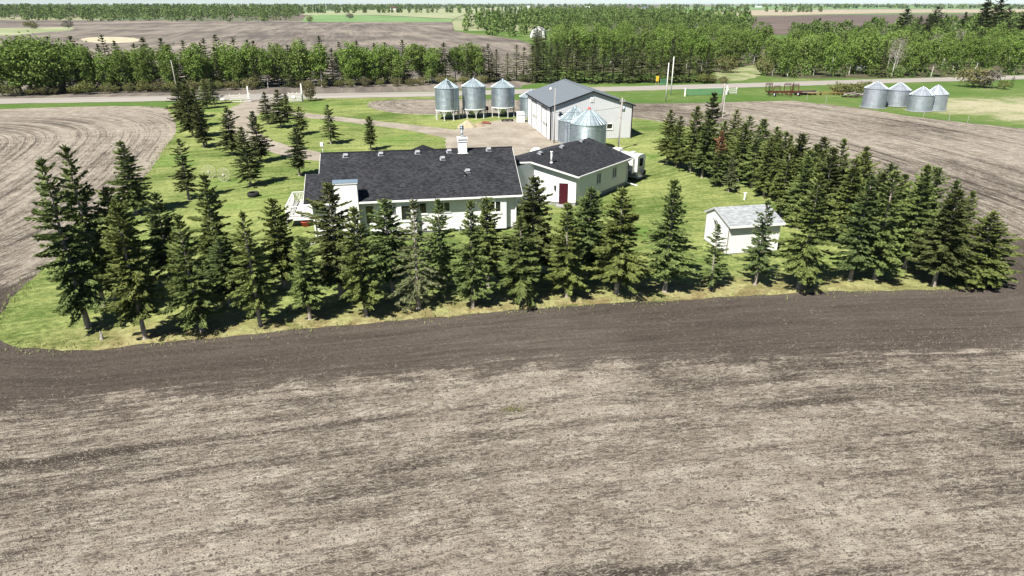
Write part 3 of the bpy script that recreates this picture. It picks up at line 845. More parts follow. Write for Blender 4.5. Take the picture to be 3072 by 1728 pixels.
def broad_trunk(seed, h, C, r0=.11, limbs=14):
    r = random.Random(seed); mb = MB(); top = h * .86
    bx, by = r.uniform(-.35, .35), r.uniform(-.35, .35)
    pt = lambda t: (bx * t * t, by * t * t, top * t)
    rr = lambda t: r0 * (1 - .85 * t)
    for i in range(6):
        mb.tube(pt(i / 6) if i else (0, 0, -.1), pt((i + 1) / 6), rr(i / 6), rr((i + 1) / 6), 7, False)
    for k in range(min(limbs, len(C))):
        c = C[r.randrange(len(C))]
        t = max(.22, min(.9, (c[2] - .9) / top))
        mb.tube(pt(t), (c[0] * .9, c[1] * .9, c[2]), rr(t) * .5, .012, 4, False)
    return mb
ASP = []
for i, (hh, rx, zl, nc) in enumerate(((9, 1.7, .13, 92), (9, 1.5, .27, 74), (9, 2.0, .10, 104), (9, 1.45, .33, 64), (9, 1.9, .06, 104))):
    (V, F), C = leaf_cloud(300 + i, hh, rx, hh * zl, hh * .97, nc, 30, .30, .62, 'oval' if i != 3 else 'cone')
    ASP.append((np_mesh('aspen_crown', V, F, M['aspen']), broad_trunk(300 + i, hh, C).mesh('aspen_trunk', M['abark'], True)))
(V, F), C = leaf_cloud(320, 7, 3.0, 1.2, 6.9, 120, 34, .32, .85)
WIL = (np_mesh('willow_crown', V, F, M['aspen']), broad_trunk(320, 7, C, .16, 26).mesh('willow_trunk', M['bark'], True))
(V, F), C = leaf_cloud(321, 8, 1.7, 2.0, 7.8, 46, 14, .16, .7)
GREYT = (np_mesh('bare_crown', V, F, M['twig']), broad_trunk(321, 8, C, .12, 40).mesh('bare_trunk', M['abark'], True))
SHR = []
for i in range(3):
    (V, F), C = leaf_cloud(330 + i, 2.6, 1.5, .3, 2.5, 46, 26, .20, .45)
    SHR.append((np_mesh('shrub_crown', V, F, M['shrub']), broad_trunk(330 + i, 2.2, C, .05, 22).mesh('shrub_stems', M['greywood'], True)))

def road_band(u, off):
    """point u metres along the road (0 below image centre), off metres beyond its centre line"""
    ang = R(12.6); c0 = Vector((0, 157.0))
    t = Vector((math.cos(ang), math.sin(ang))); n = Vector((-t.y, t.x))
    return c0 + t * u + n * off
r_ = random.Random(31)
# tree line beyond the road, left
belt = []
x = 4.0
while x < 1235:
    belt.append((x + r_.uniform(-8, 8), r_.uniform(0, 5)))
    x += r_.uniform(11.5, 16.5)
for i, (px, back) in enumerate(belt):
    X, Y = GD(px, 250 - px * .026 - 6.0)
    Y += 3.5 + back
    if px < 130 and px > 20:
        cr, tk = WIL; hh = r_.uniform(9.5, 11.5); bh = 7; nm = 'willow_tree'
        lab = 'round pale green willow at the left end of the roadside belt'; grp = 'willows at the left end of the roadside belt'
    else:
        cr, tk = r_.choice(ASP); hh = r_.uniform(7.2, 10.6); bh = 9; nm = 'aspen_tree'
        seg = ('beyond the striped left field', 'behind the drive entrance', 'between the drive entrance and the grain bins', 'directly behind the three hopper bins')[0 if px < 480 else 1 if px < 800 else 2 if px < 1080 else 3]; lab = 'pale-stemmed aspen in the roadside belt ' + seg; grp = 'roadside aspens ' + seg
    if px > 130 and i % 7 == 3:
        cr, tk = r_.choice(SPF); hh = r_.uniform(7, 9.5); bh = 8; nm = 'spruce_tree'; lab = 'dark spruce standing among the aspens of the roadside belt'; grp = 'spruces among the roadside aspens'
    elif px > 130 and i % 11 == 5:
        cr, tk = GREYT; hh = r_.uniform(6, 8); bh = 8; nm = 'bare_tree'; lab = 'grey leafless tree among the roadside aspens'; grp = 'bare trees of the roadside belt'
    put_tree(nm, cr, tk, X, Y, hh, bh, lab, 'tree', grp, r_.uniform(0, 6.28), r_.uniform(.9, 1.25), (r_.uniform(-.05, .05), r_.uniform(-.05, .05)))
# spruce tops rising behind that line
for i, px in enumerate([-10, 28, 60, 110, 150, 168, 205, 232, 285, 302, 345, 368, 410, 455, 468, 505, 545, 585, 605, 640, 665, 712, 735, 775, 830, 878, 915, 955, 1000, 1180, 1215, 1233, 1252, 1280, 1300, 1318, 1335]):
    X, Y = GD(px + r_.uniform(-6, 6), 250 - px * .026 - 6)
    near = px > 1170
    Y += (4 + r_.uniform(0, 3)) if near else (11 + r_.uniform(0, 4))
    hh = r_.uniform(8.8, 11.4) if not near else r_.uniform(6.6, 8.6)
    cr, tk = r_.choice(SPF)
    lab = 'dark spruce at the right end of the roadside belt' if near else 'dark spruce top rising behind the roadside aspens'
    put_tree('spruce_tree', cr, tk, X, Y, hh, 8.0, lab, 'tree', 'spruces ending the roadside belt' if near else 'spruces behind the roadside aspens', r_.uniform(0, 6.28), r_.uniform(1.05, 1.4))
# shrubs at the foot of the belt
for i in range(34):
    px = -10 + i * 37 + r_.uniform(-12, 12)
    if 640 < px < 760: continue
    X, Y = GD(px, 250 - px * .026 - 6); Y += r_.uniform(.3, 2.2)
    cr, tk = r_.choice(SHR)
    put_tree('shrub', cr, tk, X, Y, r_.uniform(1.6, 3.0), 2.6, 'low shrub at the foot of the roadside aspens', 'shrub', 'shrubs under the roadside belt', r_.uniform(0, 6.28), r_.uniform(.9, 1.4))

# wood in the middle distance, behind the shop
M['floor'] = simple('leaf_litter', (.075, .068, .038), .95, var=.4, scale=.4)
def scatter(poly, n, mind, seed):
    r = random.Random(seed); xs = [p[0] for p in poly]; ys = [p[1] for p in poly]; out = []
    tries = 0
    while len(out) < n and tries < n * 60:
        tries += 1
        x, y = r.uniform(min(xs), max(xs)), r.uniform(min(ys), max(ys)); ins = False
        for i in range(len(poly)):
            (a, b), (c, d) = poly[i], poly[i - 1]
            if (b > y) != (d > y) and x < (c - a) * (y - b) / (d - b) + a: ins = not ins
        if ins and all((x - q[0]) ** 2 + (y - q[1]) ** 2 > mind * mind for q in out): out.append((x, y))
    return out
# edge spruces, front of the wood
for i, (px, py) in enumerate([(1350, 208), (1366, 205), (1384, 210), (1402, 207), (1425, 206), (1448, 209), (1470, 206), (1492, 210), (1516, 206), (1540, 209), (1566, 207), (1590, 209), (1612, 206), (1636, 208), (1660, 206), (1684, 208), (1708, 205), (1732, 207), (1756, 205), (1776, 206),
                               (1352, 185), (1348, 165), (1352, 148), (1345, 132), (1358, 120), (1372, 136), (1385, 160), (1400, 176), (1375, 190), (1440, 178), (1490, 190), (1585, 190), (1690, 190), (1350, 108), (1362, 100)]):
    X, Y = GD(px, py); cr, tk = r_.choice(SPF)
    put_tree('spruce_tree', cr, tk, X, Y, r_.uniform(6.8, 10.2), 8.0, 'dark spruce along the near edge of the wood behind the shop', 'tree', 'edge spruces of the wood behind the shop', r_.uniform(0, 6.28), r_.uniform(1.15, 1.5))
WOOD1 = D_([(1400, 172), (1520, 184), (1650, 186), (1780, 186), (1850, 172), (1925, 158), (1938, 128), (1905, 104), (1820, 92), (1700, 80), (1560, 76), (1430, 78), (1390, 92), (1385, 130)])
sheet('wood_floor', WOOD1, .05, M['floor'], (1.5, .9), 2, 44)
W1 = sorted(scatter(WOOD1, 300, 4.2, 41), key=lambda p: p[1])
for (X, Y) in W1[:105]:
    q = r_.random()
    if q < .10: cr, tk = GREYT; bh = 8; nm = 'bare_tree'; lab = 'grey leafless tree among the green wood behind the shop'; grp = 'bare trees of the wood behind the shop'
    else: cr, tk = r_.choice(ASP); bh = 9; nm = 'aspen_tree'; lab = 'green aspen in the wood behind the shop'; grp = 'aspens of the wood behind the shop'
    put_tree(nm, cr, tk, X, Y, r_.uniform(8.5, 11.5), bh, lab, 'tree', grp, r_.uniform(0, 6.28), r_.uniform(1.0, 1.35))
# right hand wood
WOOD2 = D_([(1915, 196), (2080, 197), (2300, 196), (2600, 188), (2700, 170), (2680, 120), (2500, 112), (2320, 116), (2150, 118), (1985, 118), (1985, 150), (1930, 175)])
sheet('wood_floor', WOOD2, .05, M['floor'], (1.5, .9), 2, 45)
W2 = sorted(scatter(WOOD2, 270, 3.8, 42), key=lambda p: p[1] - .22 * p[0])
for (X, Y) in W2[:125]:
    q = r_.random()
    if q < .10: cr, tk = GREYT; bh = 8; nm = 'bare_tree'; lab = 'grey leafless tree among the wood at the right'; grp = 'bare trees of the right wood'
    elif q < .20: cr, tk = r_.choice(SPF); bh = 8; nm = 'spruce_tree'; lab = 'dark spruce inside the wood at the right'; grp = 'spruces in the right wood'
    else: cr, tk = r_.choice(ASP); bh = 9; nm = 'aspen_tree'; lab = 'green aspen in the wood behind the four bins'; grp = 'aspens of the right wood'
    put_tree(nm, cr, tk, X, Y, r_.uniform(8.5, 11.5), bh, lab, 'tree', grp, r_.uniform(0, 6.28), (r_.uniform(.95, 1.3) if bh != 8 else 1.0), (r_.uniform(-.06, .06), r_.uniform(-.06, .06)))
for i, (px, py, ty, w) in enumerate([(2262, 130, 22, 1.25), (2335, 128, 16, 1.15), (2300, 125, 40, 1.0), (2410, 120, 30, .9), (2455, 128, -6, 1.2), (2488, 126, -2, 1.1), (2515, 122, 18, .9), (2562, 128, 4, 1.2), (2575, 124, 20, 1.0), (2320, 125, 36, .9)]):
    X, Y = GD(px, py); cr, tk = SPR[i % 7]
    put_tree('spruce_tree', cr, tk, X, Y, hgt(px * K, py * K, ty * K), 8.0, 'tall spruce above the right wood, %s from the left' % ORD[[0, 3, 1, 4, 5, 6, 7, 8, 9, 2][i]], 'tree', 'tall spruces over the right wood', r_.uniform(0, 6.28), w, (0, 0), None, 0, M['spruce_dark'])

# ------------------------------------------------------------------ building helpers
def shingle_slope(e0, e1, r1, r0, outline=None, course=.145, lift=.012, thick=.16):
    """stepped shingle courses between eave e0->e1 and ridge r0->r1 (3d points), as MB with UVs in metres"""
    e0, e1, r0, r1 = map(Vector, (e0, e1, r0, r1)); mb = MB(); mb.uv = []
    L = ((r0 + r1) / 2 - (e0 + e1) / 2).length; n = max(2, int(L / course))
    nrm = (e1 - e0).cross(r0 - e0).normalized()
    if nrm.z < 0: nrm = -nrm
    w = (e1 - e0).normalized()
    for i in range(n):
        a, b = i / n, (i + 1) / n
        A, B = e0.lerp(r0, a), e1.lerp(r1, a); C, D = e1.lerp(r1, b), e0.lerp(r0, b)
        up = nrm * lift
        k = len(mb.v)
        mb.v += [tuple(A + up), tuple(B + up), tuple(C), tuple(D), tuple(A), tuple(B)]
        mb.f.append((k, k + 1, k + 2, k + 3)); mb.f.append((k + 4, k + 5, k + 1, k))
        for p in (A, B, C, D, A, B):
            mb.uv.append(((p - e0).dot(w), L * (b if p in (C, D) else a)))
    return mb
def wall_holes(mb, org, ux, x0, x1, z0, z1, holes, thick=.12):
    """wall plane facing -(ux x z).. built round openings, with reveals; org 3d, ux unit vector"""
    org = Vector(org); ux = Vector(ux); inn = Vector((-ux.y, ux.x, 0)) * thick
    xs = sorted({x0, x1, *[h[0] for h in holes], *[h[1] for h in holes]}); zs = sorted({z0, z1, *[h[2] for h in holes], *[h[3] for h in holes]})
    Pt = lambda x, z: org + ux * x + Vector((0, 0, z))
    for a, b in zip(xs[:-1], xs[1:]):
        for c, d in zip(zs[:-1], zs[1:]):
            mx, mz = (a + b) / 2, (c + d) / 2
            if any(h[0] < mx < h[1] and h[2] < mz < h[3] for h in holes): continue
            mb.quad(Pt(a, c), Pt(b, c), Pt(b, d), Pt(a, d))
    for h in holes:
        a, b, c, d = h
        mb.quad(Pt(a, c), Pt(a, d), Pt(a, d) + inn, Pt(a, c) + inn); mb.quad(Pt(b, d), Pt(b, c), Pt(b, c) + inn, Pt(b, d) + inn)
        mb.quad(Pt(a, d), Pt(b, d), Pt(b, d) + inn, Pt(a, d) + inn); mb.quad(Pt(b, c), Pt(a, c), Pt(a, c) + inn, Pt(b, c) + inn)
def window(parent, org, ux, a, b, c, d, panes=1, frame=.07, proud=.03, depth=.08, sill=True, fmat='white', name='window'):
    """frame, panes (each its own) and sill set in an opening"""
    org = Vector(org); ux = Vector(ux); inn = Vector((-ux.y, ux.x, 0))
    P = lambda x, z, y=0: org + ux * x + Vector((0, 0, z)) + inn * y
    fr = MB()
    def bar(x0, x1, z0, z1):
        fr.prism([P(x0, z0, -proud), P(x1, z0, -proud), P(x1, z1, -proud), P(x0, z1, -proud)], inn * (depth + proud + .02))
    bar(a - .03, a + frame, c - .03, d + .03); bar(b - frame, b + .03, c - .03, d + .03)
    bar(a + frame, b - frame, d - frame, d + .03); bar(a + frame, b - frame, c - .03, c + frame)
    w = (b - a - 2 * frame) / panes
    for i in range(1, panes): bar(a + frame + w * i - .035, a + frame + w * i + .035, c + frame, d - frame)
    f = fr.build(name, M[fmat], parent)
    for i in range(panes):
        g = MB(); x0 = a + frame + w * i; x1 = x0 + w
        g.prism([P(x0, c + frame, depth), P(x1, c + frame, depth), P(x1, d - frame, depth), P(x0, d - frame, depth)], inn * .02)
        g.build('pane', M['glass'], f)
    if sill:
        s_ = MB(); s_.prism([P(a - .08, c - .09, -proud - .03), P(b + .08, c - .09, -proud - .03), P(b + .08, c - .032, -proud - .03), P(a - .08, c - .032, -proud - .03)], inn * .10); s_.build('sill', M[fmat], f)
    return f

# ------------------------------------------------------------------ the house
HX, HY, HA = 0.9, 56.08, R(9.64)
HUX = Vector((math.cos(HA), math.sin(HA), 0)); HUY = Vector((-HUX.y, HUX.x, 0))
def HL(x, y, z=0): return Vector((HX, HY, 0)) + HUX * x + HUY * y + Vector((0, 0, z))
house = thing('house', 'long white stucco bungalow with dark shingle roof behind the front spruces', 'house', (HX, HY, 0), HA)
X = Vector((1, 0, 0))
W_Y = .6
# front wall and bump-outs (local frame: x along the eave, y away from the viewer)
wl = MB()
holes = [(-13.14, -12.34, 1.0, 2.66), (-11.22, -10.83, 1.6, 2.66), (-8.69, -8.03, 1.72, 2.68), (-7.17, -6.08, 1.8, 2.66)]
wall_holes(wl, (0, W_Y, 0), X, -17.3, -.45, .2, 2.98, holes)
# right, left and rear walls with gables
RZ, RY = 5.8, 7.1
wl.poly([(-.45, W_Y, .2), (-.45, 13.6, .2), (-.45, 13.6, 2.98), (-.45, RY, 5.62), (-.45, W_Y, 2.98)])
wl.poly([(-16.5, 4.4, .2), (-16.5, 4.4, 4.5), (-16.5, RY, 5.62), (-16.5, 13.6, 2.98), (-16.5, 13.6, .2)])
wl.poly([(-17.3, W_Y, .2), (-17.3, W_Y, 2.98), (-17.3, 3.7, 4.2), (-17.3, 3.7, .2)])
wl.quad((-17.3, 3.7, .2), (-17.3, 3.7, 4.2), (-16.5, 3.7, 4.2), (-16.5, 3.7, .2))
wl.quad((-16.5, 13.6, .2), (-.45, 13.6, .2), (-.45, 13.6, 2.98), (-16.5, 13.6, 2.98))
wl.build('wall', M['stucco'], house)
for (a, b, hl, z0) in ((-10.6, -8.95, [(-10.24, -9.32, 1.28, 2.66)], .2), (-3.15, -1.36, [(-2.84, -1.80, 1.63, 2.66)], .22)):
    bw = MB(); wall_holes(bw, (0, .15, 0), X, a, b, z0, 2.97, hl)
    bw.quad((a, .15, z0), (a, .15, 2.97), (a, W_Y, 2.97), (a, W_Y, z0)); bw.quad((b, W_Y, z0), (b, W_Y, 2.97), (b, .15, 2.97), (b, .15, z0)); bw.quad((a, W_Y, z0), (b, W_Y, z0), (b, .15, z0), (a, .15, z0))
    bw.build('bay_wall', M['stucco'], house)
fd = MB(); fd.box(-17.2, -.5, W_Y + .06, 13.5, -.3, .2); fd.build('foundation', M['concrete'], house)
window(house, (0, W_Y, 0), X, -13.14, -12.34, 1.0, 2.66, 1, .08, name='patio_door')
window(house, (0, W_Y, 0), X, -11.22, -10.83, 1.6, 2.66, 1, .07)
window(house, (0, .15, 0), X, -10.24, -9.32, 1.28, 2.66, 1, .08)
window(house, (0, W_Y, 0), X, -8.69, -8.03, 1.72, 2.68, 1, .07)
window(house, (0, W_Y, 0), X, -7.17, -6.08, 1.8, 2.66, 2, .07)
window(house, (0, .15, 0), X, -2.84, -1.80, 1.63, 2.66, 2, .07)
# basement window well and meter on the wall
bwm = MB(); bwm.box(-6.5, -5.5, W_Y + .02, W_Y + .07, -.15, .18); bwm.build('basement_window', M['glass'], house)
mt = MB(); mt.tube((-5.35, W_Y - .1, .45), (-5.35, W_Y, .45), .09, .09, 10); mt.bar((-5.35, W_Y - .03, .45), (-5.35, W_Y - .03, -.1), .05); mt.build('meter', M['soffit'], house)
# roof: main front slope, lower left wing, rear slope
def rz_(y): return 3.1 + .38 * y
up_ = .05
front = shingle_slope((-16.85, 0, rz_(0)), (0, 0, rz_(0)), (.28, RY, rz_(RY)), (-16.85, RY, rz_(RY)))
roof = front.build('roof', M['shingle'], house)
lw = shingle_slope((-17.9, 0, rz_(0)), (-16.85, 0, rz_(0)), (-16.85, 4.05, rz_(4.05)), (-17.95, 4.05, rz_(4.05)))
lw.build('roof_wing', M['shingle'], roof)
rear = shingle_slope((.28, 14.2, 3.1), (-16.85, 14.2, 3.1), (-16.85, RY, rz_(RY)), (.28, RY, rz_(RY)), course=.29)
rear.build('rear_slope', M['shingle'], roof)
cap = MB(); cap.prism([(-16.87, RY - .16, rz_(RY) - .035), (-16.87, RY, rz_(RY) + .045), (-16.87, RY + .16, rz_(RY) - .035)], (17.17, 0, 0)); cap.build('ridge_cap', M['shingle_cap'] if 'shingle_cap' in M else M['black'], roof)
# front facing dormer gable behind the ridge
dm = MB(); pk = (-8.0, 11.5, 6.0)
for sgn in (-1, 1):
    dm.quad((-7.55, 9.0, 4.72), (-7.55, 15.2, 4.72), (-7.55 + sgn * 2.9, 15.2, 3.6), (-7.55 + sgn * 2.9, 12.4, 3.6))
dm.build('rear_gable', M['shingle'], roof)
dk = MB(); dk.poly([(-10.2, 15.0, .2), (-4.9, 15.0, .2), (-4.9, 15.0, 3.6), (-7.55, 15.0, 4.65), (-10.2, 15.0, 3.6)]); dk.build('rear_gable_wall', M['stucco'], house)
# soffit, fascia, gutters
sf = MB()
sf.box(-17.9, 0.02, .03, W_Y + .05, 2.98, 3.03); sf.box(-16.85, .25, 13.5, 14.18, 2.98, 3.03); sf.build('soffit', M['soffit'], house)
fa = MB()
fa.box(-17.92, -15.40, -.11, .02, 2.98, 3.115); fa.box(-13.55, .04, -.11, .02, 2.98, 3.115); fa.build('gutter', M['white'], house)
rk = MB()
rk.prism([(.0, -.02, 2.98), (.0, -.02, rz_(0) - .004), (.28, RY, rz_(RY) - .006), (.28, RY, rz_(RY) - .16)], (.03, 0, 0))
rk.prism([(-17.93, -.02, 2.98), (-17.93, -.02, rz_(0) - .004), (-17.98, 4.07, rz_(4.07) - .006), (-17.98, 4.07, rz_(4.07) - .16)], (.03, 0, 0))
rk.prism([(-16.88, 4.05, rz_(4.05) - .16), (-16.88, 4.05, rz_(4.05) - .006), (-16.88, RY, rz_(RY) - .006), (-16.88, RY, rz_(RY) - .16)], (.03, 0, 0))
rk.prism([(-17.95, 4.05, rz_(4.05) - .16), (-16.85, 4.05, rz_(4.05) - .16), (-16.85, 4.05, rz_(4.05) - .006), (-17.95, 4.05, rz_(4.05) - .006)], (0, .03, 0))
rk.build('rake_board', M['white'], house)
# fireplace chase rising through the eave
ch = MB(); ch.box(-15.39, -13.56, -.14, 1.0, .2, 4.66); ch.box(-15.36, -13.59, -.1, .55, -.1, .2)
chase = ch.build('fireplace_chase', M['stucco'], house)
cc = MB(); cc.box(-15.45, -13.50, -.20, 1.06, 4.66, 4.76); cc.build('chase_trim', M['white'], chase)
c2 = MB(); c2.prism([(-15.47, -.22, 4.76), (-15.47, .43, 4.90), (-15.47, 1.08, 4.76)], (1.99, 0, 0)); c2.build('chase_cap', M['bluecap'], chase)
# masonry-like chimney at the ridge
cm = MB(); cm.box(-4.72, -3.96, 6.35, 7.1, 5.3, 6.75)
chim = cm.build('chimney', M['stucco'], house)
q = MB(); q.box(-4.82, -3.86, 6.25, 7.2, 5.36, 5.52); q.build('flashing', M['white'], chim)
q = MB(); q.box(-4.77, -3.91, 6.3, 7.15, 6.52, 6.6); q.box(-4.80, -3.88, 6.27, 7.18, 6.75, 6.86); q.build('chimney_crown', M['white'], chim)
q = MB(); q.tube((-4.34, 6.72, 6.86), (-4.34, 6.72, 7.5), .10, .10, 12); q.build('flue', M['galv'], chim, True)
q = MB(); q.tube((-4.34, 6.72, 7.5), (-4.34, 6.72, 7.62), .12, .18, 12); q.tube((-4.34, 6.72, 7.62), (-4.34, 6.72, 7.85), .18, .16, 12); q.tube((-4.34, 6.72, 7.85), (-4.34, 6.72, 7.97), .20, .05, 12); q.build('flue_cap', M['galv'], chim, True)
# roof vents
vm = MB(); vm.box(-.26, .26, -.24, .22, .0, .03); vbase = vm.mesh('vent_flange', M['vent'])
vm = MB(); vm.box(-.16, .16, -.17, .13, .035, .18); vm.box(-.19, .19, -.21, .16, .18, .22); vbox = vm.mesh('vent_box', M['vent'])
th = math.atan(.38)
for (vx_, vy_) in ((-14.68, 6.41), (-11.62, 6.48), (-8.38, 6.55), (-5.55, 6.56), (-1.94, 6.64), (-6.23, 5.5), (-4.24, 3.5)):
    v = link_mesh('roof_vent', vbox, roof); v.location = (vx_, vy_, rz_(vy_) + .02); v.rotation_euler = (th, 0, 0)
    b = link_mesh('flange', vbase, v)
pv = MB(); pv.tube((-4.51, 2.94, rz_(2.94)), (-4.51, 2.94, rz_(2.94) + .36), .06, .06, 8); pv.tube((-4.51, 2.94, rz_(2.94)), (-4.51, 2.94, rz_(2.94) + .1), .16, .07, 8); pv.build('plumbing_vent', M['black'], roof)
# downspouts
ds = MB(); ds.bar((-.5, -.02, 2.98), (-.5, .5, 2.6), .08); ds.bar((-.5, .52, 2.6), (-.5, .52, .2), .08); ds.bar((-.5, .5, .25), (-.5, -.3, .1), .08); ds.build('downspout', M['white'], house)
ds = MB(); ds.bar((-17.6, -.02, 2.98), (-17.25, .5, 2.6), .08); ds.bar((-17.22, .53, 2.6), (-17.22, .53, .2), .08); ds.build('downspout', M['white'], house)
drain = MB(); drain.tube((0, 0, .06), (.95, 1.05, .08), .055, .055, 8)
x_, y_ = G(912, 741); o = drain.build('drain_pipe', M['white']); o.location = (x_, y_, .0); props(o, 'white drain pipe lying on the grass below the deck', 'pipe')
# corner lamp on the ridge end (mast light)
# ------------------------------------------------------------------ deck
deck = thing('deck', 'white raised deck with spindle railing at the left end of the house', 'deck', tuple(HL(-20.0, 4.0)), HA)
DW, DD_, FZ, RZt = 2.65, 5.25, .95, 1.85
for i in range(int(DW / .145)):
    b = MB(); b.box(i * .145 + .004, i * .145 + .139, 0.0, DD_, FZ - .04, FZ)
    b.build('deck_board', M['offwhite'], deck)
f_ = MB(); f_.box(-.03, DW, -.03, -.002, FZ - .30, FZ - .045); f_.build('rim_board', M['white'], deck)
f_ = MB(); f_.box(-.03, -.002, 0, DD_, FZ - .30, FZ - .045); f_.build('rim_board', M['white'], deck)
f_ = MB(); f_.box(-.03, DW, DD_ + .002, DD_ + .03, FZ - .30, FZ - .045); f_.build('rim_board', M['white'], deck)
posts = [(.05, .05), (.05, DD_ / 2), (.05, DD_ - .05), (DW - .35, .05), (DW - .35, DD_ - .05)]
for (a, b) in posts:
    p = MB(); p.box(a - .05, a + .05, b - .05, b + .05, .0 if b < .2 or b > 5 else FZ, RZt + .03); p.build('post', M['white'], deck)
for (p, q) in (((.05, .05), (DW - .35, .05)), ((.05, .05), (.05, DD_ - .05)), ((.05, DD_ - .05), (DW - .35, DD_ - .05))):
    a = MB(); a.bar((*p, RZt), (*q, RZt), .10, .05); a.build('top_rail', M['white'], deck)
    a = MB(); a.bar((*p, FZ + .12), (*q, FZ + .12), .05, .07); a.build('bottom_rail', M['white'], deck)
    L = math.dist(p, q); nb = int(L / .135)
    sp = MB(); sp.box(-.02, .02, -.02, .02, FZ + .15, RZt - .03); sm = sp.mesh('baluster', M['white'])
    for i in range(1, nb):
        t = i / nb; o = link_mesh('baluster', sm, deck); o.location = (p[0] + (q[0] - p[0]) * t, p[1] + (q[1] - p[1]) * t, 0)
st = MB(); st.box(.5, 2.3, .9, 1.0, 0, .30); st.build('skirt', M['greywood'], deck)
pot = MB(); pot.lathe([(0, .02), (.28, .02), (.38, .42), (.42, .42), (.42, .48), (.36, .48), (.34, .4), (0, .4)], 14)
o = pot.build('planter_tub', M['red'], None, True); p_ = HL(-18.5, 4.3); o.location = (p_.x, p_.y, 0); props(o, 'dull red tub standing under the edge of the white deck', 'planter')

# ------------------------------------------------------------------ garage, set at an angle to the house
GE = Vector((6.24, 63.03, 0)); gd = Vector((.5988, .8009, 0)); gn = Vector((-.8009, .5988, 0))
garage = thing('attached_garage', 'white stucco garage with dark roof angled off the right end of the house', 'garage', tuple(GE), math.atan2(gd.y, gd.x))
# local: x along the right eave (away), y towards the left
gz = lambda y: 3.0 + .30 * y
GW, GLn = 5.2, 10.95
gr = shingle_slope((0, 0, gz(0)), (GLn, 0, gz(0)), (GLn - .6, GW, gz(GW)), (-2.45, GW, gz(GW)))
groof = gr.build('roof', M['shingle'], garage)
# trim the front by the skew rake: replace with cut polygon
bpy.data.objects.remove(groof)
mbr = MB(); mbr.uv = []
nC = int(GW / .15)
for i in range(nC):
    y0, y1 = GW * i / nC, GW * (i + 1) / nC
    xa0, xa1 = (-.472 * y0 if y0 < 4.11 else -1.94 + (y0 - 4.11) * 1.3), (-.472 * y1 if y1 < 4.11 else -1.94 + (y1 - 4.11) * 1.3)
    xb0, xb1 = GLn - .08 * y0, GLn - .08 * y1
    k = len(mbr.v)
    mbr.v += [(xa0, y0, gz(y0) + .012), (xb0, y0, gz(y0) + .012), (xb1, y1, gz(y1)), (xa1, y1, gz(y1)), (xa0, y0, gz(y0) - .01), (xb0, y0, gz(y0) - .01)]
    mbr.f += [(k, k + 3, k + 2, k + 1), (k + 4, k, k + 1, k + 5)]
    mbr.f = [tuple(f) for f in mbr.f]
    mbr.uv += [(xa0, y0 * 1.04), (xb0, y0 * 1.04), (xb1, y1 * 1.04), (xa1, y1 * 1.04), (xa0, y0 * 1.04), (xb0, y0 * 1.04)]
groof = mbr.build('roof', M['shingle'], garage)
gl = MB(); gl.uv = []
def gloc(w): 
    w = Vector((w[0], w[1], 0)) - GE; return Vector((w.dot(gd), w.dot(gn), 0))
# far slope
for (a, b, c, d) in (((-.55, GW, gz(GW)), (GLn - .42, GW, gz(GW)), (GLn, 2 * GW, 3.0), (-.2, 2 * GW, 3.0)),):
    gl.quad(a, b, c, d); gl.uv += [(a[0], 0), (b[0], 0), (c[0], 5.4), (d[0], 5.4)]
gl.build('rear_slope', M['shingle'], groof)
# link roof between house and garage
k1 = gloc(G(1593, 485, gz(4.11))); k2 = gloc(G(1556, 486, gz(4.11))); r2 = gloc(G(1536, 468, gz(GW)))
lk = MB(); lk.uv = []
A_, B_, C_, D_2 = (k2.x, k2.y, gz(4.11)), (k1.x, k1.y, gz(4.11) + .004), (-.55, GW, gz(GW) - .002), (r2.x, r2.y, gz(GW) - .002)
lk.quad(A_, B_, C_, D_2); lk.uv += [(0, 0), (1.2, 0), (1.2, 1.4), (0, 1.4)]
lk.build('link_roof', M['shingle'], groof)
# walls
wv_ = Vector((-.427, .905, 0)); w0 = Vector((.30, .42, 0)); w1 = w0 + wv_ * 4.05
gw = MB()
dz0 = .12
drx0, drx1 = .75, 1.62
Pw = lambda s, z: w0 + wv_ * s + Vector((0, 0, z))
topz = lambda s: gz((w0 + wv_ * s).y) - .06
def wstrip(s0, s1, z0):
    gw.quad(Pw(s1, z0), Pw(s0, z0), Pw(s0, topz(s0)), Pw(s1, topz(s1)))
wstrip(0, drx0, .35); wstrip(drx1, 4.05, .35)
gw.quad(Pw(drx1, dz0 + 2.08), Pw(drx0, dz0 + 2.08), Pw(drx0, topz(drx0)), Pw(drx1, topz(drx1)))
inn = Vector((.905, .427, 0)) * .1
for s in (drx0, drx1): gw.quad(Pw(s, dz0), Pw(s, dz0 + 2.08), Pw(s, dz0 + 2.08) + inn, Pw(s, dz0) + inn)
# return wall to the house
w2 = gloc(HL(-.45, 5.2)[:2]); w2 = Vector((w2.x, w2.y, 0))
gw.quad(w2 + Vector((0, 0, .35)), w1 + Vector((0, 0, .35)), w1 + Vector((0, 0, topz(4.05))), w2 + Vector((0, 0, topz(4.05))))
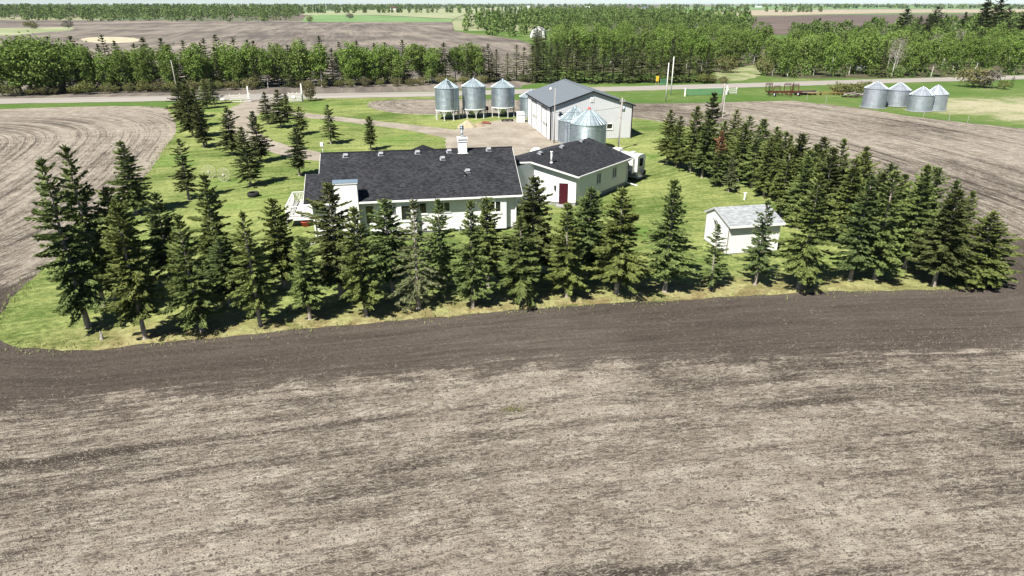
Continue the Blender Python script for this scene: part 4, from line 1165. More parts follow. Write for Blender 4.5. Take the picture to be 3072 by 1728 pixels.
# right, far and left walls
hg = [(4.15, 5.05, 1.35, 2.45), (7.35, 8.25, 1.35, 2.45)]
wall_holes(gw, (0, .42, 0), X, .30, 10.5, .45, 2.92, hg)
gw.poly([(10.5, .42, .45), (10.5, 9.9, .45), (10.5, 9.9, 2.95), (10.3, GW, 4.4), (10.5, .42, 2.92)])
gw.quad((10.5, 9.9, .2), (-.2, 9.9, .2), (-.2, 9.9, 2.95), (10.5, 9.9, 2.95))
gw.quad((-.2, 9.9, .2), (w1.x, w1.y, .2), (w1.x, w1.y, 3.0), (-.2, 9.9, 3.0))
gw.build('wall', M['stucco'], garage)
gf = MB(); gf.prism([Pw(0, -.4) + Vector((.05, .05, 0)), Vector((10.45, .47, -.4)), Vector((10.45, 9.8, -.4)), Vector((-.1, 9.8, -.4)), Pw(4.05, -.4) + Vector((.05, 0, 0))], (0, 0, .86)); gf.build('foundation', M['concrete'], garage)
for (a, b, c, d) in hg: window(garage, (0, .42, 0), X, a, b, c, d, 2, .06)
# red panelled door
dr = MB(); bdir = wv_
A0 = Pw(drx0 + .03, dz0 + .03) + inn * .7; 
dr.prism([Pw(drx0 + .03, dz0 + .03) + inn * .5, Pw(drx1 - .03, dz0 + .03) + inn * .5, Pw(drx1 - .03, dz0 + 2.05) + inn * .5, Pw(drx0 + .03, dz0 + 2.05) + inn * .5], inn * .4)
door = dr.build('door', M['red_door'], garage)
for row, (za, zb) in enumerate(((.15, .75), (.88, 1.42), (1.54, 1.92))):
    for cidx in range(2):
        s0 = drx0 + .12 + cidx * .34; pn = MB()
        pn.prism([Pw(s0, dz0 + za) + inn * .42, Pw(s0 + .27, dz0 + za) + inn * .42, Pw(s0 + .27, dz0 + zb) + inn * .42, Pw(s0, dz0 + zb) + inn * .42], inn * .1); pn.build('door_panel', M['red_door'], door)
hd = MB(); pp = Pw(drx1 - .1, dz0 + 1.0); hd.tube(pp, pp - inn * .6, .03, .03, 8); hd.build('handle', M['galv'], door)
stp = MB(); stp.prism([Pw(drx0 - .2, -.2), Pw(drx1 + .2, -.2), Pw(drx1 + .2, -.2) - inn * 7, Pw(drx0 - .2, -.2) - inn * 7], (0, 0, .33)); stp.build('door_step', M['concrete'], garage)
lm = MB(); pp = Pw(drx1 + .35, 1.75); lm.box(pp.x - .10, pp.x - .0, pp.y - .06, pp.y + .06, 1.6, 1.95); lm.tube(Vector((pp.x - .1, pp.y, 1.55)), Vector((pp.x - .1, pp.y, 1.95)), .07, .09, 8); lm.build('wall_lamp_or_shadow', M['black'], garage)
# eave trim
tr = MB()
tr.bar((0, -.04, gz(0) - .06), (GLn + .05, -.04, gz(0) - .06), .12, .12)
tr.build('gutter', M['white'], garage)
tr = MB(); tr.bar((-.02, 0, gz(0) - .075), (-1.96, 4.11, gz(4.11) - .075), .05, .15); tr.bar((-1.96, 4.11, gz(4.11) - .075), (A_[0], A_[1], A_[2] - .075), .05, .15); tr.build('rake_board', M['white'], garage)
sf = MB(); sf.poly([(0, 0, gz(0) - .14), (-1.94, 4.11, gz(4.11) - .14), (-1.5, 4.3, gz(4.11) - .14), (.32, .45, gz(.45) - .10)]); sf.poly([(0, .0, gz(0) - .12), (.3, .45, gz(0) - .12), (GLn, .45, gz(0) - .12), (GLn, 0, gz(0) - .12)]); sf.build('soffit', M['soffit'], garage)
thg = math.atan(.30)
for (a, b) in ((.6, 4.85), (4.54, 4.88), (8.5, 4.95)):
    v = link_mesh('roof_vent', vbox, groof); v.location = (a, b, gz(b) + .02); v.rotation_euler = (thg, 0, 0)
    link_mesh('flange', vbase, v)
pv = MB(); pv.tube((-.05, 3.05, gz(3.05)), (-.05, 3.05, gz(3.05) + 1.0), .085, .085, 10); pv.tube((-.05, 3.05, gz(3.05) + .98), (-.05, 3.05, gz(3.05) + 1.12), .13, .13, 10); pv.tube((-.05, 3.05, gz(3.05)), (-.05, 3.05, gz(3.05) + .12), .2, .1, 10); pv.build('flue_pipe', M['white'], groof, True)
ds = MB(); ds.bar((10.5, .0, 2.85), (10.5, .36, 2.6), .08); ds.bar((10.5, .36, 2.6), (10.5, .36, .35), .08); ds.bar((10.5, .34, .35), (10.9, -.75, .08), .10); ds.build('downspout', M['white'], garage)

# ------------------------------------------------------------------ grain bins
def bin_wall_mesh(r, z0, z1, pitch=.11, amp=.010, n=44, mat='galv'):
    prof = []; k = max(8, int((z1 - z0) / pitch * 4))
    for i in range(k + 1):
        z = z0 + (z1 - z0) * i / k
        prof.append((r + amp * math.sin(2 * math.pi * (z - z0) / pitch), z))
    return MB().lathe(prof, n).mesh('bin_wall', M[mat], True)
def roof_panel_mesh(r, h, np_, mat):
    mb = MB(); a = math.pi / np_; r1 = .22; e = r + .09
    p = lambda rr, t, z: (rr * math.cos(t), rr * math.sin(t), z)
    mb.quad(p(e, -a, -.04), p(e, a, -.04), p(r1, a, h), p(r1, -a, h))
    mb.quad(p(e, -a, -.09), p(e, a, -.09), p(e, a, -.04), p(e, -a, -.04))
    # raised seam along one edge
    w = a * .12
    mb.quad(p(e, -a - w, -.035), p(e, -a, .015), p(r1, -a, h + .05), p(r1, -a - w * 3, h + .01)); mb.quad(p(e, -a, .015), p(e, -a + w, -.035), p(r1, -a + w * 3, h + .01), p(r1, -a, h + .05))
    return mb.mesh('roof_panel', M[mat])
def grain_bin(label, x, y, r, wh, rh, group, base=0.0, hopper=False, rot=0.0, panels=24, mat='galv', rmat='galvroof', pitch=.11, amp=.010, ladder=None, cap='galvroof', door=None, lean=(0, 0), roofladder=False, hatch=True):
    t = thing('grain_bin', label, 'grain bin', (x, y, 0), rot, group)
    t.rotation_euler = (lean[0], lean[1], rot)
    wz = base + wh
    w = link_mesh('bin_wall', bin_wall_mesh(r, base, wz, pitch, amp, 44, mat), t)
    # tier bands and vertical sheet laps
    nb = int(wh / .82)
    sm = MB()
    for k in range(1, nb + 1):
        z = base + wh * k / (nb + .0) - .02
        if z > wz - .01: continue
        sm.lathe([(r + .013, z - .02), (r + .02, z), (r + .013, z + .02)], 44)
    for k in range(nb):
        for j in range(6):
            a = 2 * math.pi * (j + (.5 if k % 2 else 0)) / 6 + .3
            c_, s_ = math.cos(a), math.sin(a); rr = r + .016
            sm.quad((rr * c_ + .03 * s_, rr * s_ - .03 * c_, base + wh * k / nb), (rr * c_ - .03 * s_, rr * s_ + .03 * c_, base + wh * k / nb), (rr * c_ - .03 * s_, rr * s_ + .03 * c_, base + wh * (k + 1) / nb), (rr * c_ + .03 * s_, rr * s_ - .03 * c_, base + wh * (k + 1) / nb))
    sm.build('sheet_lap', M[mat], w)
    pm = roof_panel_mesh(r, rh, panels, rmat)
    for k in range(panels):
        o = link_mesh('roof_panel', pm, t); o.location = (0, 0, wz); o.rotation_euler = (0, 0, 2 * math.pi * k / panels)
    c = MB(); c.lathe([(0, rh + .16), (.17, rh + .14), (.27, rh + .02), (.27, rh - .05)], 16)
    if hatch: c.tube((0, 0, rh + .1), (0, 0, rh + .24), .12, .14, 10)
    o = c.build('roof_cap', M[cap], t, True); o.location = (0, 0, wz)
    if hopper:
        hz = base - r * .62
        hp = MB().lathe([(r - .05, base + .02), (.28, hz), (.28, hz - .12), (0, hz - .12)], 32); hp.build('hopper_cone', M['galv'], t, True)
        nl = 8
        for k in range(nl):
            a = 2 * math.pi * (k + .5) / nl; c_, s_ = math.cos(a), math.sin(a)
            lg = MB(); lg.bar(((r + .02) * c_, (r + .02) * s_, 0), ((r + .02) * c_, (r + .02) * s_, base + .1), .11, .11, (c_, s_, 0)); leg = lg.build('leg', M['steelleg'], t)
            for sg in (-1, 1):
                a2 = a + sg * .22; br = MB(); br.bar(((r + .02) * c_, (r + .02) * s_, base * .42), ((r + .0) * math.cos(a2), (r + .0) * math.sin(a2), base - .02), .06, .06); br.build('brace', M['steelleg'], leg)
            ft = MB(); ft.box((r + .02) * c_ - .14, (r + .02) * c_ + .14, (r + .02) * s_ - .14, (r + .02) * s_ + .14, 0.02, .06); ft.build('foot_plate', M['steelleg'], leg)
        rg = MB().lathe([(r + .05, base - .04), (r + .05, base + .1), (r - .02, base + .1), (r - .02, base - .04), (r + .05, base - .04)], 40); rg.build('base_ring', M['steelleg'], t, True)
    else:
        fd_ = MB().lathe([(r + .25, 0.02), (r + .25, .09), (0, .09)], 32); fd_.build('pad', M['concrete'], t)
    if ladder is not None:
        c_, s_ = math.cos(ladder), math.sin(ladder); tx, ty = -s_, c_; rr = r + .12
        ld = MB()
        for sg in (-.2, .2): ld.bar((rr * c_ + tx * sg, rr * s_ + ty * sg, base + .3), (rr * c_ + tx * sg, rr * s_ + ty * sg, wz), .04, .04)
        lo = ld.build('ladder', M['black'] if hopper else M['galv'], t)
        z = base + .45
        while z < wz:
            g_ = MB(); g_.bar((rr * c_ - tx * .2, rr * s_ - ty * .2, z), (rr * c_ + tx * .2, rr * s_ + ty * .2, z), .035, .035); g_.build('rung', M['black'] if hopper else M['galv'], lo); z += .31
    if roofladder:
        a = ladder if ladder is not None else -2.0
        c_, s_ = math.cos(a), math.sin(a); tx, ty = -s_, c_
        for k in range(9):
            f = .12 + .82 * k / 9; rr = r * (1 - f) + .2 * f; z = wz + rh * f + .07
            g_ = MB(); g_.bar((rr * c_ - tx * .28, rr * s_ - ty * .28, z), (rr * c_ + tx * .28, rr * s_ + ty * .28, z), .11, .05); g_.build('roof_step', M['galvroof'], t)
    if door is not None:
        c_, s_ = math.cos(door[0]), math.sin(door[0]); tx, ty = -s_, c_; rr = r + .03; w_, za, zb = door[1:4]
        g_ = MB(); P = lambda s, z: Vector((rr * c_ + tx * s, rr * s_ + ty * s, z))
        g_.prism([P(-w_, za), P(w_, za), P(w_, zb), P(-w_, zb)], (c_ * .06, s_ * .06, 0)); g_.build('bin_door', M['black'] if len(door) > 4 else M[mat], t)
    return t
br_ = 1.98
b1 = G(1343.5, 357); grain_bin('left hopper-bottom grain bin of three, with black side ladder', *b1, br_, 3.62, 1.15, 'hopper bins by the yard', 1.55, True, .2, ladder=-1.25, roofladder=True)
b2 = G(1423, 352); grain_bin('middle shiny hopper-bottom grain bin of three', *b2, br_, 3.72, 1.10, 'hopper bins by the yard', 1.50, True, .6, cap='galv')
b3 = G(1509, 349); grain_bin('right hopper-bottom grain bin of three, on white legs', *b3, br_, 3.35, 1.05, 'hopper bins by the yard', 1.62, True, .05)
b4 = G(1585, 350); b4 = (b4[0] + .5, b4[1] + 1.0); grain_bin('grain bin half hidden behind the left wall of the shop', *b4, 2.0, 3.3, 1.0, None, 0, False, .3)
b5 = G(1763, 447); grain_bin('ribbed steel grain bin with red cap behind the garage roof', *b5, 2.34, 3.5, 1.72, None, 0, False, .1, panels=28, pitch=.16, amp=.026, mat='galv', cap='red')
b6 = G(1722, 424); grain_bin('smooth steel grain bin with roof steps beside the red-capped bin', *b6, 2.30, 3.10, 1.6, None, 0, False, .2, panels=28, ladder=-2.2, roofladder=True)
for i, (bx, by, ey, ay, lab, wid) in enumerate(((2618, 322, 264, 247, 'leftmost and tallest of the four old grey bins by the dry grass', 33), (2689, 318, 269, 250, 'second of the four old grey bins, behind its neighbour', 32), (2756, 332, 283, 262.6, 'third old grey bin, nearest the field, with small black hatch', 33.5), (2801, 329, 280, 257.5, 'rightmost of the four old grey bins', 31))):
    x, y = G(bx, by); rr = wid * 18 / (CAM_F * _s - (864 - by) * _c)
    wh = hgt(bx, by, ey); rh = hgt(bx, by, ay) - wh
    grain_bin(lab, x, y, rr, wh, rh + .1, 'old bins at the right', 0, False, .4 + i, panels=22, mat='galvold', rmat='galvold', pitch=.3, amp=.006, cap='galvold', door=((-.95, .32, 1.55, 2.15, 1) if i == 2 else None), lean=(0, (.02, .035, .015, .04)[i]), hatch=False)
    if i == 2: pass

# ------------------------------------------------------------------ farm shop
SA = math.atan2(2.16, 11.8); SO = G(1650, 422); SW, SD, SE, SP = 12.0, 15.7, 4.65, 6.6
shop = thing('farm_shop', 'large pale metal-clad farm shop with grey gable roof and black trim', 'shop', (SO[0], SO[1], 0), SA)
wl = MB()
dh = [(2.2, 5.6, .05, 4.05), (9.2, 12.6, .05, 4.05)]
mbL = MB()
wall_holes(mbL, (0, SD, 0), (0, -1, 0), 0, SD, .05, SE, [(SD - 5.6, SD - 2.2, .05, 4.05), (SD - 12.6, SD - 9.2, .05, 4.05)], .25)
mbL.build('side_wall', M['shop_white'], shop)
hw = [(8.25, 9.2, 1.35, 2.15)]
mbF = MB(); wall_holes(mbF, (0, 0, 0), X, 0, SW, .05, SE, hw, .15)
mbF.poly([(0, 0, SE), (SW, 0, SE), (SW / 2, 0, SP - .03)])
mbF.build('gable_wall', M['shop_wall'], shop)
mbB = MB(); mbB.poly([(SW, 0, 0), (SW, SD, 0), (SW, SD, SE), (SW, 0, SE)]); mbB.poly([(SW, SD, 0), (0, SD, 0), (0, SD, SE), (SW / 2, SD, SP - .03), (SW, SD, SE)]); mbB.build('rear_walls', M['shop_wall'], shop)
# siding ribs, joined
rb = MB()
x = .3
while x < SW - .1:
    zt = SE + (SP - SE) * (1 - abs(x - SW / 2) / (SW / 2)) - .12
    segs = [(.05, zt)]
    if 8.15 < x < 9.3: segs = [(.05, 1.27), (2.23, zt)]
    for a, b in segs: rb.box(x - .022, x + .022, -.022, -.002, a, b)
    x += .30
o = rb.build('siding_rib', M['shop_wall'], shop); o['kind'] = 'stuff'
rb = MB(); y = .3
while y < SD - .1:
    top = SE - .15; a = .05
    if any(h[0] - .1 < y < h[1] + .1 for h in dh): a = 4.2
    rb.box(-.022, -.002, y - .022, y + .022, a, top); y += .30
o = rb.build('siding_rib', M['shop_white'], shop); o['kind'] = 'stuff'
# overhead doors with sections and small panes
for (a, b, c, d) in dh:
    root = MB(); root.box(.02, .10, a + .05, b - .05, c, c + .06); dd = root.build('overhead_door', M['white'], shop)
    n = 6; hh = (d - c - .05) / n
    for k in range(n):
        s_ = MB(); s_.box(.10, .15, a + .04, b - .04, c + .02 + k * hh, c + .02 + (k + 1) * hh - .025); s_.build('door_section', M['white'], dd)
    for k in range(3):
        g_ = MB(); yy = a + .55 + k * .95; g_.box(.075, .10, yy, yy + .38, c + 1.52, c + 1.92); g_.build('door_pane', M['glass'], dd)
    tr = MB(); tr.box(-.04, .05, a - .14, a, c, d + .14); tr.box(-.04, .05, b, b + .14, c, d + .14); tr.box(-.042, .05, a, b, d, d + .14); tr.build('door_trim', M['black'], shop)
# black corner trims and rakes
tr = MB(); tr.box(-.05, .10, -.05, .10, 0, SE); tr.build('corner_trim', M['black'], shop)
tr = MB(); tr.box(SW - .10, SW + .05, -.05, .10, 0, SE); tr.build('corner_trim', M['black'], shop)
tr = MB(); tr.box(-.045, .08, SD - .1, SD + .03, 0, SE); tr.build('corner_trim', M['black'], shop)
sl = (SP - SE) / (SW / 2)
roofS = None
for sg in (0, 1):
    ex = -.28 if sg == 0 else SW + .28; ez = SE - sl * .28 + .10
    A, B, C, D = Vector((ex, -.3, ez)), Vector((ex, SD + .3, ez)), Vector((SW / 2, SD + .3, SP + .10)), Vector((SW / 2, -.3, SP + .10))
    m_ = MB(); m_.prism([A, B, C, D] if sg else [A, D, C, B], (0, 0, .05)); ro = m_.build('roof_sheet', M['shop_roof'], shop)
    rbm = MB(); y = -.2
    while y < SD + .3:
        p0 = A.lerp(B, (y + .3) / (SD + .6)); p1 = D.lerp(C, (y + .3) / (SD + .6)); rbm.bar(p0 + Vector((0, 0, .06)), p1 + Vector((0, 0, .06)), .05, .04); y += .45
    q_ = rbm.build('standing_seam', M['shop_roof'], ro); q_['kind'] = 'stuff'
    rk = MB(); rk.prism([A + Vector((0, -.03, -.16)), D + Vector((0, -.03, -.16)), D + Vector((0, -.03, .03)), A + Vector((0, -.03, .03))], (0, .05, 0)); rk.build('rake_trim', M['black'], shop)
    ev = MB(); ev.box(min(ex, ex + (.06 if sg else -.06)), max(ex, ex + (.06 if sg else -.06)), -.3, SD + .3, ez - .14, ez + .02); ev.build('eave_trim', M['black'], shop)
rc_ = MB(); rc_.bar((SW / 2, -.32, SP + .17), (SW / 2, SD + .32, SP + .17), .35, .05); rc_.build('ridge_cap', M['shop_roof'], shop)
vb = MB(); vb.box(5.65, 6.25, -.06, -.024, 5.15, 5.85); gv = vb.build('gable_vent', M['white'], shop)
for k in range(6):
    s_ = MB(); s_.box(5.7, 6.2, -.085, -.062, 5.22 + k * .1, 5.27 + k * .1); s_.build('louvre', M['white'], gv)
window(shop, (0, 0, 0), X, 8.25, 9.2, 1.35, 2.15, 1, .07, .05, .1)
el = MB(); el.box(1.55, 1.95, -.34, -.03, 3.55, 3.7); el.tube((1.75, -.3, 3.55), (1.75, -.3, 3.2), .20, .12, 10); el.box(1.1, 1.55, -.2, -.03, 3.58, 3.68); el.build('wall_lamp_or_shadow', M['black'], shop)  # a fitting and its wall shadow, built together as one black lamp shape
cn = MB(); cn.bar((.2, -.06, 3.95), (.2, -.06, .3), .06); cn.build('conduit', M['soffit'], shop)

# ------------------------------------------------------------------ garden shed
b0 = G(2177, 765); hA = R(11.5)
shed = thing('garden_shed', 'small white shed with pale grey shingle roof among the right spruces', 'shed', (b0[0], b0[1], 0), hA)
w_, d_, e_, rdg = 4.35, 3.75, 2.45, 3.12; ry_ = 2.35
m_ = MB(); m_.poly([(0, 0, .1), (w_, 0, .1), (w_, 0, e_), (0, 0, e_)]); m_.poly([(0, d_, .1), (0, 0, .1), (0, 0, e_), (0, ry_, rdg), (0, d_, e_ + .05)]); m_.poly([(w_, 0, .1), (w_, d_, .1), (w_, d_, e_ + .05), (w_, ry_, rdg), (w_, 0, e_)]); m_.poly([(w_, d_, .1), (0, d_, .1), (0, d_, e_ + .05), (w_, d_, e_ + .05)])
m_.build('wall', M['shop_white'], shed)
sl_ = (rdg - e_) / ry_
rf = shingle_slope((-.12, -.35, e_ - .35 * sl_ + .06), (w_ + .15, -.35, e_ - .35 * sl_ + .06), (w_ + .15, ry_, rdg + .06), (-.12, ry_, rdg + .06), course=.14); sr = rf.build('roof', M['shingle_light'], shed)
rf = shingle_slope((w_ + .15, d_ + .2, e_ - .05), (-.12, d_ + .2, e_ - .05), (-.12, ry_, rdg + .06), (w_ + .15, ry_, rdg + .06), course=.28); rf.build('rear_slope', M['shingle_light'], sr)
f_ = MB(); f_.box(-.12, w_ + .15, -.38, -.345, e_ - .35 * sl_ - .10, e_ - .35 * sl_ + .07); f_.build('fascia', M['white'], shed)
f_ = MB(); f_.bar((-.13, -.35, e_ - .35 * sl_ - .01), (-.13, ry_, rdg), .03, .14); f_.bar((-.13, ry_, rdg), (-.13, d_ + .2, e_ - .11), .03, .14); f_.build('rake_board', M['soffit'], shed)
f_ = MB(); f_.box(-.015, .05, -.02, .03, .1, e_ - .02); f_.build('corner_board', M['greywood'], shed)
f_ = MB(); f_.box(-.012, .04, d_ - .05, d_ + .01, .1, e_); f_.build('corner_board', M['greywood'], shed)
sd = MB(); y = 0
for k in range(1, 16): sd.box(.06, w_ - .02, -.012, -.002, .1 + k * .15 - .008, .1 + k * .15)
q_ = sd.build('siding_lap', M['offwhite'], shed); q_['kind'] = 'stuff'
f_ = MB(); f_.box(.03, w_ - .03, .03, d_ - .03, -.1, .1); f_.build('floor_frame', M['greywood'], shed)
art = thing('ornament_and_shadow', 'black metal yard ornament with an antenna shadow built into it, on the left wall of the shed', 'ornament', tuple(Vector((b0[0], b0[1], 0)) + Vector((math.cos(hA) * -.12 - math.sin(hA) * 1.6, math.sin(hA) * -.12 + math.cos(hA) * 1.6, 0))), hA)
a_ = MB(); a_.bar((0, .75, 2.25), (0, -.55, 1.75), .03, .08); a_.build('bar', M['galv'], art)
a_ = MB()
for k in range(14):
    t0, t1 = k * .35, (k + 1) * .35; a_.bar((-.02, .15 + .26 * math.cos(t0), 1.85 + .4 * math.sin(t0)), (-.02, .15 + .26 * math.cos(t1), 1.85 + .4 * math.sin(t1)), .03)
a_.bar((-.02, .3, 2.4), (-.02, .2, 1.2), .03); a_.build('scroll_and_shadow', M['black'], art)  # black bars stand for the ornament and for an antenna's shadow beside it

# ------------------------------------------------------------------ poles and wires
def pole(name, label, x, y, h, r=.12, mat='wood', cat='pole', lean=(0, 0)):
    t = thing(name, label, cat, (x, y, 0)); t.rotation_euler = (lean[0], lean[1], 0)
    m = MB(); m.tube((0, 0, -.3), (0, 0, h), r, r * .62, 10); m.build('shaft', M[mat], t, True); return t
px, py = G(1662, 430); yl = pole('yard_light', 'tall yard light pole with white lamp in front of the shop', px, py, 7.4, .09, 'greywood', 'lamp post')
m = MB(); m.tube((0, 0, 7.15), (-.55, -.05, 7.35), .025, .025, 6); m.build('arm', M['galv'], yl)
m = MB(); m.lathe([(0, .22), (.08, .2), (.2, .02), (.17, -.06), (.1, -.16), (0, -.17)], 12); o = m.build('lamp_head', M['dishwhite'], yl, True); o.location = (-.62, -.05, 7.3)
up = pole('utility_pole', 'utility pole with grey transformer right of the ribbed bin', *G(1855, 450), 6.75, .13, 'greywood', lean=(0, .02))
m = MB(); m.tube((.28, -.05, 5.0), (.28, -.05, 5.7), .2, .2, 12); m.build('transformer', M['galv'], up, True)
m = MB(); m.bar((-.3, 0, 6.3), (.5, 0, 6.3), .08, .1); m.tube((.28, 0, 6.35), (.28, 0, 6.6), .05, .03, 8); m.tube((-.2, 0, 6.35), (-.2, 0, 6.55), .05, .03, 8); m.build('crossarm', M['greywood'], up)
m = MB(); m.tube((-.2, -.1, 4.4), (.4, -.25, 4.1), .03, .03, 6); m.tube((.05, -.14, .0), (.05, -.14, 3.9), .03, .03, 6); m.build('conduit', M['soffit'], up)
pole('utility_pole', 'left of the two slim pale poles beside the road', *G(1997, 304), 7.3, .13, 'offwhite')
pole('utility_pole', 'right and taller of the two slim pale poles beside the road', *G(2012, 286), 7.8, .14, 'offwhite')
gp = pole('utility_pole', 'weathered greenish pole rising behind the right spruce belt', *G(2163, 352), 5.6, .16, 'greywood')
m = MB(); m.tube((.22, -.1, 0), (.22, -.1, 4.6), .035, .035, 6); m.build('conduit', M['white'], gp)
m = MB(); m.bar((0, 0, 2.4), (-.7, 0, 2.0), .04); m.build('guy_arm', M['greywood'], gp)
pole('utility_pole', 'old leaning pole at the road before the left tree belt', *G(539, 306), 7.9, .12, 'greywood', lean=(0, -.03))
pole('utility_pole', 'small dark pole top seen beside the first of the left lawn spruces', *G(640, 300), 2.0, .06, 'greywood')
def wire(label, a, b, sag, r=.018):
    a, b = Vector(a), Vector(b); m = MB(); n = 14; P = [a.lerp(b, i / n) - Vector((0, 0, sag * 4 * (i / n) * (1 - i / n))) for i in range(n + 1)]
    for p, q in zip(P[:-1], P[1:]): m.tube(p, q, r, r, 5, False)
    return props(m.build('overhead_wire', M['rubber']), label, 'wire')
up_xy = G(1855, 450); yl_xy = (px, py)
wire('overhead wire from the transformer pole to the yard light', (up_xy[0], up_xy[1], 5.6), (px, py, 4.2), .25)
# radio mast lamp left of the house roof
mast = thing('ridge_lamp', 'white floodlight on a short mast at the left end of the house ridge', 'lamp', tuple(HL(-16.7, 7.6)))
m = MB(); m.tube((0, 0, 5.3), (0, 0, 6.35), .03, .03, 8); m.build('mast', M['white'], mast)
m = MB(); m.box(-.16, .10, -.12, .12, 6.3, 6.62); m.build('lamp_head', M['white'], mast)

# ------------------------------------------------------------------ satellite dish
dx, dy = G(1608, 462); dish = thing('satellite_dish', 'big white satellite dish between house and garage', 'dish', (dx, dy - 8, 0), R(8))
ds_ = (G(1608, 455, 2.6))
dish.location = (G(1608, 470, 2.0)[0], G(1608, 470, 2.0)[1], 0)
m = MB(); m.tube((0, .1, 0), (0, .1, 2.0), .06, .06, 8); m.build('mast', M['galv'], dish)
m = MB(); m.lathe([(0, 0), (.25, .02), (.5, .08), (.68, .15), (.70, .15), (.68, .13), (.5, .05), (.25, -.015), (0, -.03)], 28)
o = m.build('reflector', M['dishwhite'], dish, True); o.location = (0, -.05, 2.35); o.rotation_euler = (R(62), 0, R(-12))
m = MB(); m.tube((0, -.12, 1.8), (-.05, -.75, 2.5), .02, .02, 6); m.box(-.11, .0, -.85, -.7, 2.45, 2.55); m.build('feed_arm', M['soffit'], dish)

# ------------------------------------------------------------------ travel trailer
cx_, cy_ = 13.55, 73.15
rv = thing('travel_trailer', 'white travel trailer parked behind the garage, dark window in its end', 'trailer', (cx_, cy_, 0), R(52))
m = MB(); prof = [(0, .5), (0, 2.72), (.06, 2.82), (.5, 2.9), (1.2, 2.9), (1.64, 2.82), (1.7, 2.72), (1.7, .5)]
m.prism([(a, 0, z) for a, z in prof], (0, 5.2, 0)); m.build('body', M['rv'], rv)
m = MB(); m.box(.42, 1.18, -.03, .01, 1.62, 2.5); w = m.build('window', M['black'], rv)
m = MB(); m.box(.48, 1.12, -.04, -.028, 1.68, 2.44); m.build('pane', M['glass'], w)
m = MB(); m.box(.05, 1.66, -.02, -.002, 1.36, 1.46); m.box(.05, 1.66, -.02, -.002, .92, 1.02); m.box(.1, 1.0, -.022, -.002, 1.1, 1.25); m.box(.02, .16, -.021, -.002, .6, 2.7); m.box(1.54, 1.68, -.021, -.002, 1.5, 2.7); m.build('stripe', M['rvgrey'], rv)
m = MB(); m.box(.02, 1.68, -.12, .02, .40, .54); m.build('bumper', M['rvgrey'], rv)
m = MB(); m.box(-.55, -.003, .3, 4.2, 1.0, 2.55); so = m.build('slide_out', M['rv'], rv)
m = MB(); m.box(-.58, -.552, .7, 2.2, 1.45, 2.1); m.build('window', M['glass'], so)
m = MB(); m.box(-.57, -.552, .35, 4.1, 1.0, 1.25); m.build('stripe', M['rvgrey'], so)
m = MB(); m.box(-.012, -.002, .1, 5.1, .56, .95); m.build('skirt', M['rvgrey'], rv)
for (a, b) in ((0, .9), (0, 1.75), (1.5, .9), (1.5, 1.75)):
    m = MB(); m.tube((a, b + .6, .34), (a + .2, b + .6, .34), .34, .34, 18); w = m.build('wheel', M['rubber'], rv)
    m = MB(); m.tube((a + .2, b + .6, .34), (a + .21, b + .6, .34), .18, .18, 14); m.build('rim', M['galv'], w)
m = MB(); m.lathe([(.20, .0), (.34, .0), (.34, .2), (.2, .2), (.2, 0)], 18); o = m.build('spare_wheel', M['rubber'], rv, True); o.location = (1.28, -.04, .85); o.rotation_euler = (R(90), 0, 0)
m = MB(); m.box(.55, .95, .8, 1.2, 2.95, 3.1); m.build('roof_hatch', M['white'], rv)
m = MB(); m.box(.5, 1.3, 2.6, 3.5, 2.95, 3.22); m.build('air_conditioner', M['white'], rv)

# ------------------------------------------------------------------ things about the yard
def heap(name, label, cat, x, y, rx, ry, h, mat, seed):
    r = random.Random(seed); m = MB(); n = 28; rings = 9
    ph = [r.uniform(0, 6.28) for _ in range(4)]
    pts = []
    for k in range(rings + 1):
        f = k / rings; row = []
        for j in range(n):
            a = 2 * math.pi * j / n; w = 1 + .12 * math.sin(2 * a + ph[0]) + .07 * math.sin(5 * a + ph[1])
            rr = f * w; z = h * max(0, (1 - f)) ** .9 + r.uniform(-.03, .03) * (1 if 0 < k < rings else 0) - (.02 if k == rings else 0)
            row.append((rx * rr * math.cos(a), ry * rr * math.sin(a), z if k else h * .97))
        pts.append(row)
    for k in range(rings):
        for j in range(n): m.quad(pts[k][j], pts[k + 1][j], pts[k + 1][(j + 1) % n], pts[k][(j + 1) % n])
    o = m.build(name, M[mat], None, True); o.location = (x, y, .03); return props(o, label, cat)
heap('sand_pile', 'pale yellow sand pile at the edge of the gravel yard', 'sand pile', *G(1402, 382), 1.45, 1.3, 1.15, 'sand', 1)
heap('gravel_pile', 'low brown dirt pile right of the sand pile', 'dirt pile', *G(1436, 379), 1.1, .9, .55, 'dirtpile', 2)
x, y = G(1459, 372); m = MB(); m.tube((-.75, .25, .16), (.75, -.35, .16), .13, .13, 10); m.tube((-.6, .42, .3), (.4, .05, .3), .09, .09, 10); o = m.build('clay_pipe', M['orange']); o.location = (x, y, .03); props(o, 'short orange-red pipe lying beside the dirt pile', 'pipe')
x, y = G(1522, 364); pal = thing('black_pallet', 'low black slatted pallet on the grass in front of the hopper bins', 'pallet', (x, y, .03), SA)
for k in range(6):
    m = MB(); m.box(-.95, .95, -.5 + k * .17, -.38 + k * .17, .22, .27); m.build('slat', M['rubber'], pal)
for k in (-.85, 0, .85):
    m = MB(); m.box(k - .06, k + .06, -.5, .47, .0, .22); m.build('bearer', M['rubber'], pal)
x, y = G(1562, 366); bx_ = thing('white_cabinet', 'small white box with grey sloping lid beside the shop', 'cabinet', (x, y, .03), SA)
m = MB(); m.box(-.62, .62, -.4, .45, 0, 1.05); m.build('body', M['white'], bx_)
